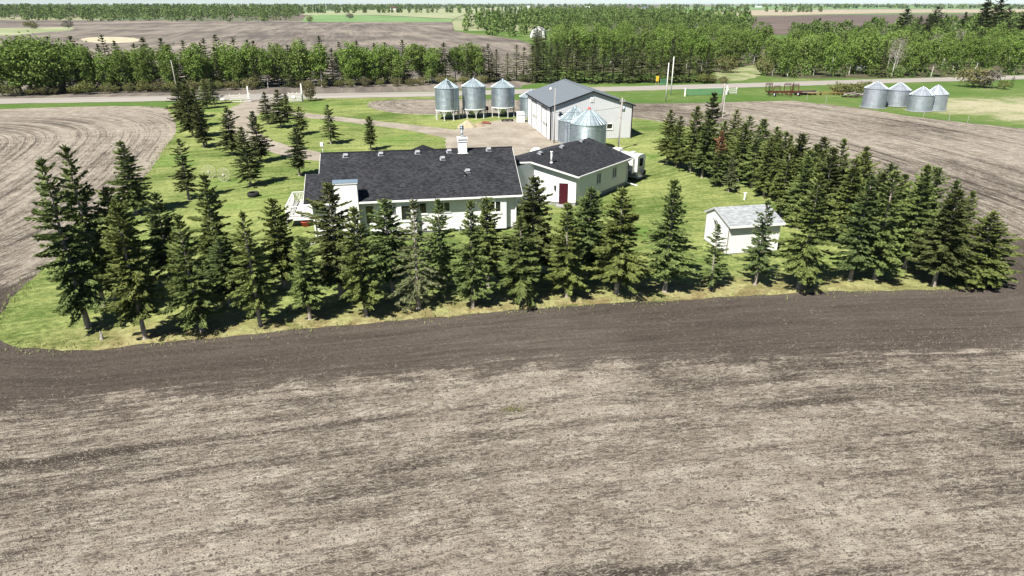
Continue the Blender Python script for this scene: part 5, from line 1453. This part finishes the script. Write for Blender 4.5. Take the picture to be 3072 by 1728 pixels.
m = MB(); m.prism([(-.66, -.45, 1.06), (-.66, .6, 1.55), (-.66, .6, 1.62), (-.66, -.45, 1.13)], (1.32, 0, 0)); m.prism([(-.6, .45, 1.05), (-.6, .58, 1.05), (-.6, .58, 1.52), (-.6, .45, 1.46)], (1.2, 0, 0)); m.build('lid', M['soffit'], bx_)
x, y = G(1457, 342); dr_ = thing('motor_drum', 'small red and white drum beside the middle hopper bin', 'drum', (x, y, 0), .3)
m = MB(); m.tube((-.45, 0, .95), (.45, 0, .95), .34, .34, 14); m.build('drum', M['red'], dr_, True)
m = MB(); m.tube((-.46, 0, 1.1), (.2, 0, 1.1), .24, .24, 12); m.build('cover', M['white'], dr_)
for k in (-.3, .3):
    m = MB(); m.bar((k, -.25, 0), (k, 0, .7), .06); m.bar((k, .25, 0), (k, 0, .7), .06); m.build('stand', M['greywood'], dr_)
# tyre, wheels, stump, standpipe, stones
x, y = GD(638, 494); ty = thing('old_tyre', 'black tyre lying on the left lawn', 'tyre', (x, y, .02))
m = MB(); m.lathe([(.30, .03), (.50, .0), (.58, .08), (.58, .34), (.50, .42), (.30, .39), (.36, .33), (.36, .09), (.30, .03)], 26); m.build('tread', M['rubber'], ty, True)
m = MB(); m.lathe([(0, .05), (.33, .05)], 20); m.build('soil_fill', M['dirtpile'], ty)
def wagon_wheel(label, x, y, rz, tilt):
    t = thing('wagon_wheel', label, 'wheel', (x, y, 0), rz, 'wagon wheels on the left lawn')
    t.rotation_euler = (tilt, 0, rz)
    m = MB().torus(.72, .032, 28, 6, 'y'); o = m.build('rim', M['wheelwood'], t, True); o.location = (0, 0, .74)
    m = MB(); m.tube((0, -.12, 0), (0, .12, 0), .11, .11, 12); o = m.build('hub', M['wheelwood'], t); o.location = (0, 0, .74)
    for k in range(12):
        a = math.pi * 2 * k / 12; m = MB(); m.bar((.1 * math.cos(a), 0, .1 * math.sin(a)), (.7 * math.cos(a), 0, .7 * math.sin(a)), .034); o = m.build('spoke', M['wheelwood'], t); o.location = (0, 0, .74)
wagon_wheel('left white spoked wagon wheel standing on the left lawn', *G(628, 536), R(8), R(-12))
wagon_wheel('right white spoked wagon wheel standing on the left lawn', *G(672, 545), R(-14), R(-10))
x, y = G(306, 1018); m = MB(); m.tube((0, 0, -.05), (.02, 0, .16), .14, .09, 9); m.tube((.02, 0, .16), (-.04, .05, .52), .08, .03, 8); m.tube((0, 0, .2), (.14, -.02, .42), .04, .015, 6); o = m.build('tree_stump', M['greywood']); o.location = (x, y, 0); props(o, 'small grey broken stump on the grass at the left corner', 'stump')
x, y = G(2233, 600); sp_ = thing('standpipe', 'short white standpipe in the lawn beside the right belt', 'pipe', (x, y, 0))
m = MB(); m.tube((0, 0, 0), (0, 0, .75), .09, .09, 10); m.build('pipe', M['white'], sp_)
m = MB(); m.tube((-.16, 0, .72), (.16, 0, .72), .06, .06, 8); m.build('cap', M['white'], sp_)
def rock(label, x, y, s, seed):
    r = random.Random(seed); m = MB(); n = 10; rows = 6; P = []
    for i in range(rows + 1):
        f = math.pi * i / rows
        P.append([(s * math.sin(f) * math.cos(2 * math.pi * j / n) * r.uniform(.85, 1.15), s * .8 * math.sin(f) * math.sin(2 * math.pi * j / n) * r.uniform(.85, 1.15), s * .55 * (math.cos(f) + .7) * r.uniform(.9, 1.1)) for j in range(n)])
    for i in range(rows):
        for j in range(n): m.quad(P[i][j], P[i + 1][j], P[i + 1][(j + 1) % n], P[i][(j + 1) % n])
    o = m.build('boulder', M['stone'], None, True); o.location = (x, y, 0); o.rotation_euler = (0, 0, seed); return props(o, label, 'stone')
rock('white boulder on the grass left of the entrance gate', *G(669, 303), .55, 3)
rock('white boulder beside the young tree right of the drive entrance', *G(943, 296), .5, 4)
rock('pale boulder at the road edge behind the two lawn spruces', *G(660, 293), .4, 5)

# ------------------------------------------------------------------ gates and fences
def rail_fence(name, label, cat, a, b, h, rails, posts, mat, pm=None, group=None, ph=None, thick=.05):
    a, b = Vector((*a, 0)), Vector((*b, 0)); t = thing(name, label, cat, tuple(a), math.atan2(b.y - a.y, b.x - a.x), group); L = (b - a).length
    for k in range(rails):
        m = MB(); z = h * (k + .6) / rails; m.bar((0, 0, z), (L, 0, z), thick, .13); m.build('rail', M[mat], t)
    for k in range(posts):
        m = MB(); x = L * k / (posts - 1); m.box(x - .08, x + .08, -.075 + .1, .075 + .1, 0, (ph or h) + .12); m.build('post', M[pm or mat], t)
    return t
rail_fence('rail_fence', 'left white rail fence panel at the drive entrance', 'fence', G(692, 309), G(752, 307), 1.6, 4, 3, 'offwhite')
rail_fence('rail_fence', 'second white rail fence panel reaching towards the drive', 'fence', G(752, 303), G(790, 300), 1.4, 4, 2, 'offwhite')
m = MB(); m.box(-.12, .12, -.12, .12, 0, 3.0); o = m.build('gate_post', M['white']); o.location = (*G(748, 306), 0); props(o, 'tall white gate post left of the drive entrance', 'post')
m = MB(); m.box(-.12, .12, -.12, .12, 0, 3.4); o = m.build('gate_post', M['white']); o.location = (*G(908, 304), 0); props(o, 'tall white gate post right of the drive entrance', 'post')
wg = rail_fence('entrance_gate', 'white mesh gate panel right of the drive entrance', 'gate', G(868, 306), G(905, 305), 1.7, 6, 4, 'offwhite')
m = MB(); m.tube((.9, -.12, .95), (.9, -.08, .95), .32, .32, 16); m.build('sign_disc', M['white'], wg)
gg = rail_fence('field_gate', 'green and grey metal field gate by the road, right of the shop', 'gate', G(2062, 287), G(2168, 284), 1.35, 6, 2, 'greenpaint')
for k in range(5):
    m = MB(); xx = 1.2 + k * 1.6; m.box(xx - .03, xx + .03, -.05, .05, .15, 1.3); m.build('upright', M['galv'], gg)
m = MB(); m.box(-.12, .12, -.12, .12, 0, 1.7); o = m.build('gate_post', M['white']); o.location = (*G(2054, 289), 0); props(o, 'white post at the left end of the green gate', 'post')
m = MB(); m.box(-.12, .12, -.12, .12, 0, 1.9); o = m.build('gate_post', M['white']); o.location = (*G(2179, 284), 0); props(o, 'white post at the right end of the green gate', 'post')
rail_fence('rail_fence', 'short white rail fence right of the green gate', 'fence', G(2183, 282.5), G(2209, 281.5), 1.2, 3, 2, 'white')
# yellow sign and green box beyond the road
sg = thing('road_sign', 'yellow sign on two posts across the road behind the shop', 'sign', (*G(1970.5, 257), 0), R(10))
m = MB(); m.box(-.35, .35, -.04, 0, 1.0, 2.2); m.build('sign_board', M['yellowsign'], sg)
for k in (-.28, .28):
    m = MB(); m.box(k - .04, k + .04, .0, .06, 0, 2.2); m.build('post', M['greywood'], sg)
rail_fence('field_gate', 'small green gate across the road beside the yellow sign', 'gate', G(1982, 256), G(1997, 255.5), 1.4, 5, 2, 'greenpaint')
# wire fence posts along the right field
for i, (a, b) in enumerate(((2476, 318), (2770, 352), (2846, 362), (2902, 368), (2478, 306), (2420, 300))):
    m = MB(); m.tube((0, 0, -.1), (0, 0, 1.1), .05, .04, 7); o = m.build('fence_post', M['greywood']); o.location = (*G(a, b), 0); props(o, 'thin grey fence post at the edge of the right field', 'post', 'fence posts of the right field')

# ------------------------------------------------------------------ old implements in the grass
cu = thing('cultivator', 'rusty red folding cultivator parked in the grass by the road', 'implement', (*G(2352, 287), 0), R(6))
for y in (-.7, .3, 1.2):
    m = MB(); m.bar((-3.6, y, .75), (3.6, y, .75), .14); m.build('frame_bar', M['rust'], cu)
for x in (-3.4, -1.2, 1.2, 3.4):
    m = MB(); m.bar((x, -.8, .85), (x, 1.4, .85), .12); m.build('cross_bar', M['rust'], cu)
for k in range(22):
    m = MB(); x = -3.5 + k * .33; y = (-.7, .3, 1.2)[k % 3]; m.bar((x, y, .75), (x - .05, y + .25, .4), .06); m.bar((x - .05, y + .25, .4), (x, y - .02, .05), .06); m.build('shank', M['brownrust'], cu)
for (x, z0, z1) in ((-3.1, .8, 2.3), (-1.3, .8, 1.75), (1.0, .8, 2.2), (2.8, .8, 2.0)):
    m = MB(); m.bar((x - .75, 1.0, z1), (x + .75, 1.0, z1), .12); m.bar((x - .7, .8, z0), (x - .7, 1.0, z1), .12); m.bar((x + .7, .8, z0), (x + .7, 1.0, z1), .12); w = m.build('folded_wing', M['rust'], cu)
    for k in range(7):
        m = MB(); xx = x - .66 + k * .22; m.bar((xx, .98, z1), (xx, .78, z1 + .35), .05); m.bar((xx, 1.0, z1), (xx, .9, z1 - .5), .05); m.build('tine', M['brownrust'], w)
for x in (-2.6, 2.6):
    m = MB(); m.tube((x - .13, -1.1, .42), (x + .13, -1.1, .42), .42, .42, 18); w = m.build('wheel', M['rubber'], cu)
    m = MB(); m.tube((x - .14, -1.1, .42), (x + .14, -1.1, .42), .24, .24, 14); m.build('rim', M['white'], w)
m = MB(); m.bar((-.7, -.8, .7), (0, -3.2, .45), .12); m.bar((.7, -.8, .7), (0, -3.2, .45), .12); m.build('hitch', M['rust'], cu)
ro_ = thing('land_roller', 'long dark brown roller lying in the grass right of the cultivator', 'implement', (*G(2415, 285), 0), R(4))
m = MB(); m.tube((-2.2, 0, .48), (2.2, 0, .48), .46, .46, 18); m.build('roller', M['brownrust'], ro_, True)
m = MB(); m.bar((-2.4, -.5, .6), (2.4, -.5, .6), .12); m.bar((-2.4, .5, .6), (2.4, .5, .6), .12); m.bar((-2.4, -.5, .6), (-2.4, .5, .6), .12); m.bar((2.4, -.5, .6), (2.4, .5, .6), .12); m.build('frame', M['greywood'], ro_)
ye = thing('rod_weeder', 'yellow implement frame lying in the grass before the bushes', 'implement', (*G(2490, 286), 0), R(3))
m = MB(); m.bar((-5, 0, .5), (5, 0, .5), .16); m.bar((-3, .8, .55), (3.6, .8, .55), .14); m.build('beam', M['yellow'], ye)
for k in range(9):
    m = MB(); x = -4 + k; m.bar((x, -.3, .5), (x + .1, .9, .62), .1); m.bar((x, 0, .5), (x + .15, -.3, .05), .09); m.build('arm', M['yellow'], ye)
for x in (-2, 2.2):
    m = MB(); m.tube((x, .3, .35), (x + .16, .3, .35), .35, .35, 14); m.build('wheel', M['rubber'], ye)
lp = thing('log_heap', 'heap of weathered grey logs beside the leftmost old bin', 'log pile', (*G(2572, 292), 0), R(2))
rr_ = random.Random(5)
for k in range(12):
    m = MB(); a = rr_.uniform(-.8, .8); x = rr_.uniform(-2, 2.2); y = rr_.uniform(-.6, .6); z = rr_.uniform(.14, .75); L = rr_.uniform(.9, 1.9)
    m.tube((x - L * math.cos(a), y - L * math.sin(a), z + rr_.uniform(-.1, .1)), (x + L * math.cos(a), y + L * math.sin(a), z + rr_.uniform(-.1, .35)), .13, .09, 8); m.build('log', M['greywood'] if k % 2 else M['brownrust'], lp)

# shrubs and small trees of the right meadow
rs = random.Random(77)
def shrub(label, bx, by, h, wide, name='shrub', key=None, group=None):
    cr, tk = SHR[rs.randrange(3)]; x, y = G(bx, by)
    return put_tree(name, cr, tk, x, y, h, 2.6, label, 'shrub', group, rs.uniform(0, 6.28), wide, (0, 0), None, 0, key)
shrub('yellow-green bush left of the four old bins', 2520, 283, 2.6, 1.6); shrub('bush between the yellow implement and the bins', 2556, 283, 2.4, 1.4); shrub('low bush behind the log heap', 2590, 279, 2.6, 1.3)
shrub('big yellow-green bush right of the old bins by the road', 2918, 262, 4.6, 1.3); shrub('grey-brown half of the big roadside bush', 2952, 263, 4.2, 1.3, key=M['twig'])
shrub('low bush at the right edge by the road', 3010, 268, 2.0, 1.3); shrub('rounded yellow bush in the clearing across the road', 2177, 218, 4.6, 1.15); shrub('yellowish bush at the left foot of the right wood', 2290, 226, 4.8, .9)
shrub('bush at the corner of the dark wood across the road', 2135, 250, 2.2, 1.2); shrub('low bush across the road beside the field entrance', 2170, 251, 1.8, 1.3); shrub('second low bush across the road', 2110, 250, 2.4, 1.2)
cr, tk = ASP[4]; put_tree('young_tree', cr, tk, *G(931, 303), 4.1, 9, 'young pale green tree right of the drive entrance gate', 'tree', None, .4, 1.35, (0, 0), None, 0, M['shrub'])
for (bx, by, ty, lab) in ((2306, 284, 252, 'small spruce left of the red cultivator'), (2376, 280, 247, 'small spruce behind the red cultivator'), (3034, 262, 228, 'small spruce at the right edge beside the road')):
    cr, tk = SPR_YOUNG; x, y = G(bx, by); put_tree('spruce_tree', cr, tk, x, y, hgt(bx, by, ty), 8.0, lab, 'tree', None, bx, 1.25)

# ------------------------------------------------------------------ far woods that read as one mass
def far_trees(name, label, cat, pts, seed, mat, conif=0.0, n=46, hr=(9, 14), size=1.1, spread=.30):
    r = np.random.RandomState(seed); Vs, Fs, T = [], [], []; off = 0
    for (x, y) in pts:
        h = r.uniform(*hr); con = r.uniform() < conif; nn = n
        if con:
            t = r.uniform(0, 1, nn) ** .8; rad = (1 - t) * h * .17 + .1; z = .06 * h + t * h * .94
        else:
            t = r.uniform(0, 1, nn); rad = h * spread * np.sqrt(np.clip(1 - (2 * t - .85) ** 2, .22, 1)); z = h * (.02 + .96 * t)
        a = r.uniform(0, 6.283, nn); q = r.uniform(.45, 1.0, nn)
        P = np.stack([x + rad * q * np.cos(a), y + rad * q * np.sin(a), z], 1)
        D = unit(r.normal(0, 1, (nn, 3))); U = unit(np.cross(D, r.normal(0, 1, (nn, 3))))
        s_ = size * r.uniform(.7, 1.4, nn)
        V, F = blades(P - D * s_[:, None] * .5, D, U, s_, s_ * .8)
        Vs.append(V); Fs.append(F + off); off += len(V); T.append(np.full(len(V), r.uniform()))
    me = np_mesh(name, np.concatenate(Vs), np.concatenate(Fs), mat)
    at = me.attributes.new('tint', 'FLOAT', 'POINT'); at.data.foreach_set('value', np.concatenate(T).astype(np.float32))
    o = link_mesh(name, me); o['kind'] = 'stuff'; props(o, label, cat); return o
far_trees('wood_interior', 'inner trees of the green wood behind the shop', 'wood', W1[105:], 58, M['aspen_far'], .04, 420, (8.5, 12), .62, .24)
far_trees('wood_interior', 'inner trees of the wood behind the four bins', 'wood', W2[125:], 59, M['aspen_far'], .06, 420, (8.5, 12), .62, .24)
_r = random.Random(61)
def under(pts, n, spread): return [(x + _r.uniform(-spread, spread), y + _r.uniform(-spread, spread)) for (x, y) in pts for _ in range(n)]
far_trees('undergrowth', 'low leafy undergrowth beneath the wood behind the four bins', 'undergrowth', under(W2[:150], 3, 3.0), 62, M['aspen_far'], 0, 70, (1.4, 3.6), .42, .5)
far_trees('undergrowth', 'low leafy undergrowth beneath the wood behind the shop', 'undergrowth', under(W1[:120], 3, 3.0), 63, M['aspen_far'], 0, 60, (1.2, 3.0), .42, .5)
far_trees('distant_wood', 'broad green wood beyond the ploughed field at the left', 'wood', scatter(S_([(-700, 58), (0, 63), (300, 64), (600, 65), (900, 66), (912, 60), (890, 44), (600, 40), (200, 38), (-700, 36)]), 900, 6.0, 51), 51, M['aspen_far'], .05, 120, (12, 18.5), 1.6)
far_trees('distant_wood', 'woodland rising behind the wood of the middle distance', 'wood', scatter(S_([(1400, 100), (1480, 107), (1560, 112), (1700, 100), (1900, 104), (2080, 110), (2240, 112), (2230, 78), (2050, 60), (1890, 46), (1800, 40), (1600, 50), (1380, 84)]), 620, 7.5, 52), 52, M['aspen_far'], .06, 110, (9, 14), 1.5)
far_trees('distant_wood', 'wood behind the tall spruces at the upper right', 'wood', scatter(S_([(2400, 130), (2700, 124), (3300, 128), (3300, 70), (3000, 74), (2850, 92), (2500, 112)]), 170, 6, 53), 53, M['aspen_far'], .12, 110, (9, 12.5), 1.4)
far_trees('distant_belt', 'far tree belt along the horizon in the middle', 'wood', scatter(S_([(960, 32), (1060, 33), (1180, 29.5), (1590, 19.6), (1590, 18), (1200, 25), (960, 28)]), 330, 14, 54), 54, M['aspen_far'], .3, 50, (11, 17), 3.0)
far_trees('distant_belt', 'far tree belt along the horizon at the right', 'wood', scatter(S_([(2260, 14.8), (2400, 17), (2560, 15.6), (2700, 14.5), (3400, 14.2), (3400, 12.6), (2260, 13)]), 380, 18, 55), 55, M['aspen_far'], .2, 40, (11, 17), 5.0)
far_trees('distant_belt', 'scattered woods out at the horizon', 'wood', scatter([(-6500, 2600), (6500, 2600), (7500, 5200), (-7500, 5200)], 1700, 20, 56), 56, M['aspen_far'], .1, 14, (9, 15), 11.0, .9)
far_trees('distant_belt', 'tree belts crossing the far fields left of the centre', 'wood', scatter([(-1500, 1250), (-250, 1500), (700, 1650), (700, 1700), (-250, 1560), (-1500, 1330)], 300, 12, 57), 57, M['aspen_far'], .1, 50, (10, 15), 3.5)
# far farm buildings
def far_house(name, label, x, y, w, d, h, rh, wall, roofm, rz=0.0, cat='building'):
    t = thing(name, label, cat, (x, y, 0), rz)
    m = MB(); m.box(-w / 2, w / 2, -d / 2, d / 2, -.4, h); m.poly([(-w / 2, -d / 2, h), (-w / 2, d / 2, h), (-w / 2, 0, h + rh)]); m.poly([(w / 2, d / 2, h), (w / 2, -d / 2, h), (w / 2, 0, h + rh)]); m.build('wall', M[wall], t)
    m = MB()
    for s in (-1, 1): m.prism([(-w / 2 - .4, s * (d / 2 + .5), h - .15), (w / 2 + .4, s * (d / 2 + .5), h - .15), (w / 2 + .4, 0, h + rh + .05), (-w / 2 - .4, 0, h + rh + .05)], (0, 0, .15))
    m.build('roof', M[roofm], t)
    for k in range(3):
        m = MB(); xx = -w / 2 + w * (k + .6) / 3.4; m.box(xx, xx + 1.2, -d / 2 - .03, -d / 2 + .05, 1.0, 2.2); m.build('window', M['glass'], t)
    return t
far_house('farmhouse', 'distant red-roofed farmhouse before the far tree belt', *G(1180, 30), 16, 10, 5, 3.5, 'stucco', 'rust', .3)
far_house('barn', 'distant white shed on the ridge of the middle wood', *G(1762, 30), 26, 10, 6.5, 3, 'white', 'white', .2)
far_house('farmhouse', 'distant white house beside the far brown field', *G(2275, 22), 28, 16, 6, 5, 'white', 'galv', .1)
far_house('farmhouse', 'distant pale farmstead in the trees right of centre', *G(1935, 30), 22, 12, 5, 4, 'stucco', 'galv', .2)
far_house('barn', 'distant white barn between the far belts', *G(1582, 22), 24, 14, 7, 4, 'white', 'galv', .0)
# quonset in the clearing of the middle wood
qx, qy = G(1612, 113); qn = thing('quonset', 'white round-topped quonset shed in the clearing behind the wood edge', 'shed', (qx, qy, 0), R(-6))
m = MB(); n = 14
arc = [(4.2 * math.cos(math.pi * k / n), 5.4 * math.sin(math.pi * k / n) ** .75) for k in range(n + 1)]
m.poly([(a, 0, z) for a, z in arc]); m.build('end_wall', M['white'], qn)
m = MB(); m.poly([(a, 14, z) for a, z in reversed(arc)]); m.build('end_wall', M['white'], qn)
m = MB()
for k in range(n): m.quad((arc[k][0] * 1.02, -.2, arc[k][1] * 1.02), (arc[k + 1][0] * 1.02, -.2, arc[k + 1][1] * 1.02), (arc[k + 1][0] * 1.02, 14.2, arc[k + 1][1] * 1.02), (arc[k][0] * 1.02, 14.2, arc[k][1] * 1.02))
m.build('arched_roof', M['white'], qn)
m = MB(); m.box(-1.6, 1.6, -.08, -.005, 0, 3.2); m.build('door', M['soffit'], qn)
# bushes out in the far field
for (bx, by, h, w, mt, lab) in ((96, 87, 6, 1.6, None, 'dark round bush at the edge of the far left meadow strip'), (206, 87, 6.5, 1.2, M['twig'], 'grey bush right of the far left meadow strip'), (1050, 57, 7, 1.2, M['twig'], 'lone brown bush in the far green field'), (930, 66, 6, 1.0, None, 'bush at the corner of the far left wood')):
    shrub(lab, bx, by, h, w, key=mt)

# ------------------------------------------------------------------ clods, straw and edge grass (loose ground cover)
def ground_litter():
    r = np.random.RandomState(91)
    def in_lawn(x, y):
        poly = smooth_closed(lawn_xy, 1); ins = np.zeros(x.shape, bool); m = len(poly)
        for i in range(m):
            (a, b), (c, d) = poly[i], poly[i - 1]
            if b == d: continue
            ins ^= ((b > y) != (d > y)) & (x < (c - a) * (y - b) / (d - b) + a)
        return ins
    # clods: low octahedra
    N = 42000
    y = 10 + 34 * r.uniform(0, 1, N) ** .9; x = r.uniform(-1, 1, N) * (6 + y * .86)
    k = ~in_lawn(x, y); x, y = x[k], y[k]; N = len(x)
    sz = r.uniform(.018, .05, N) * (1 + 1.2 * (r.uniform(size=N) < .06))
    base = np.array([[1, 0, 0], [0, 1, 0], [-1, 0, 0], [0, -1, 0], [0, 0, .8]])
    rot = r.uniform(0, 6.28, N); c, s_ = np.cos(rot), np.sin(rot)
    B = base[None] * r.uniform(.7, 1.3, (N, 5, 3))
    V = np.stack([B[:, :, 0] * c[:, None] - B[:, :, 1] * s_[:, None], B[:, :, 0] * s_[:, None] + B[:, :, 1] * c[:, None], B[:, :, 2]], 2) * sz[:, None, None]
    V += np.stack([x, y, np.full(N, .003)], 1)[:, None, :]
    F = np.array([[0, 1, 4], [1, 2, 4], [2, 3, 4], [3, 0, 4]]); F = (F[None] + (np.arange(N) * 5)[:, None, None]).reshape(-1, 3)
    o = link_mesh('soil_clods', np_mesh('soil_clods', V.reshape(-1, 3), F, simple('clod_soil', (.086, .070, .058), .95, var=.35, scale=.7))); o['kind'] = 'stuff'; props(o, 'loose soil clods over the near tilled field', 'soil')
    # straw: thin flat stalks
    N = 60000
    y = 9 + 30 * r.uniform(0, 1, N) ** .85; x = r.uniform(-1, 1, N) * (6 + y * .86)
    keep = ~in_lawn(x, y) & (y < 31 + .15 * x + r.normal(0, 1.6, N)); x, y = x[keep], y[keep]; N = len(x)
    th = np.arctan2(x - 2, -(y - 62)) + r.normal(0, .38, N)
    D = np.stack([np.cos(th), np.sin(th), r.normal(0, .12, N)], 1); U = np.stack([-np.sin(th), np.cos(th), np.zeros(N)], 1)
    P = np.stack([x, y, np.full(N, .02)], 1)
    V, F = blades(P, D, U, r.uniform(.10, .34, N), r.uniform(.010, .024, N))
    o = link_mesh('straw_litter', np_mesh('straw_litter', V, F, simple('straw', (.30, .265, .21), .8, var=.2, scale=.5))); o['kind'] = 'stuff'; props(o, 'loose straw stalks over the near tilled field', 'straw')
    # grass tufts along the yard edge
    pl = smooth_closed(lawn_xy, 2); pts = []
    for i in range(len(pl)):
        a, b = np.array(pl[i]), np.array(pl[(i + 1) % len(pl)])
        if min(a[1], b[1]) > 100: continue
        L = np.hypot(*(b - a)); m = int(L * 42)
        t = r.uniform(size=m)[:, None]; q = a + (b - a) * t; nv = np.array([-(b - a)[1], (b - a)[0]]) / (L + 1e-6)
        keep = (np.sin(q[:, 0] * .9) + np.sin(q[:, 0] * 2.3 + q[:, 1]) + r.normal(0, .9, m)) > -.2
        pts.append((q + nv * r.normal(.05, .42, m)[:, None])[keep])
    Q = np.concatenate(pts); N = len(Q)
    P = np.stack([Q[:, 0], Q[:, 1], np.full(N, .005)], 1)
    D = unit(np.stack([r.normal(0, .5, N), r.normal(0, .5, N), np.ones(N)], 1)); U = unit(np.stack([r.normal(0, 1, N), r.normal(0, 1, N), np.zeros(N)], 1))
    V, F = blades(P, D, U, r.uniform(.08, .26, N), r.uniform(.03, .07, N))
    o = link_mesh('edge_grass', np_mesh('edge_grass', V, F, m_foliage('edge_grass', (.09, .14, .03), (.26, .25, .11), (.15, .18, .06)))); o['kind'] = 'stuff'; props(o, 'rough green and dry grass fringing the yard', 'grass')
ground_litter()

# white tank among the right hand aspens, and a weed patch in the near field
tk_ = thing('white_tank', 'white tank half hidden among the trunks of the right wood', 'tank', (*G(2581, 222), 0), R(8))
m = MB(); m.tube((-1.4, 0, 1.5), (1.4, 0, 1.5), .8, .8, 16); m.tube((1.4, 0, 1.5), (1.7, 0, 1.5), .8, .35, 16); m.tube((-1.4, 0, 1.5), (-1.7, 0, 1.5), .8, .35, 16); m.build('shell', M['white'], tk_, True)
for k in (-.9, .9):
    m = MB(); m.bar((k, -.6, 0), (k, -.35, .9), .12); m.bar((k, .6, 0), (k, .35, .9), .12); m.build('stand', M['greywood'], tk_)
wr = np.random.RandomState(5); N = 260
cx0, cy0 = G(1542, 1230)
P = np.stack([cx0 + wr.normal(0, .38, N), cy0 + wr.normal(0, .14, N), np.full(N, .01)], 1)
D = unit(np.stack([wr.normal(0, .7, N), wr.normal(0, .7, N), np.ones(N)], 1)); U = unit(np.stack([wr.normal(0, 1, N), wr.normal(0, 1, N), np.zeros(N)], 1))
V, F = blades(P, D, U, wr.uniform(.05, .13, N), wr.uniform(.02, .05, N))
o = link_mesh('weed_patch', np_mesh('weed_patch', V, F, M['shrub'])); o['kind'] = 'stuff'; props(o, 'small green weed patch in the middle of the near field', 'weeds')

# ------------------------------------------------------------------ haze
hz = MB(); hz.box(-9500, 9500, -320, 18500, -1.4, 24)
n = bpy.data.materials.new('haze_air'); n.use_nodes = True
t = n.node_tree; t.nodes.clear()
ou = t.nodes.new('ShaderNodeOutputMaterial'); pv = t.nodes.new('ShaderNodeVolumePrincipled')
pv.inputs['Color'].default_value = (.82, .90, 1.0, 1); pv.inputs['Density'].default_value = .000035
t.links.new(pv.outputs[0], ou.inputs['Volume'])
o = hz.build('haze', n); o['kind'] = 'stuff'; props(o, 'thin pale haze over the far fields', 'haze')
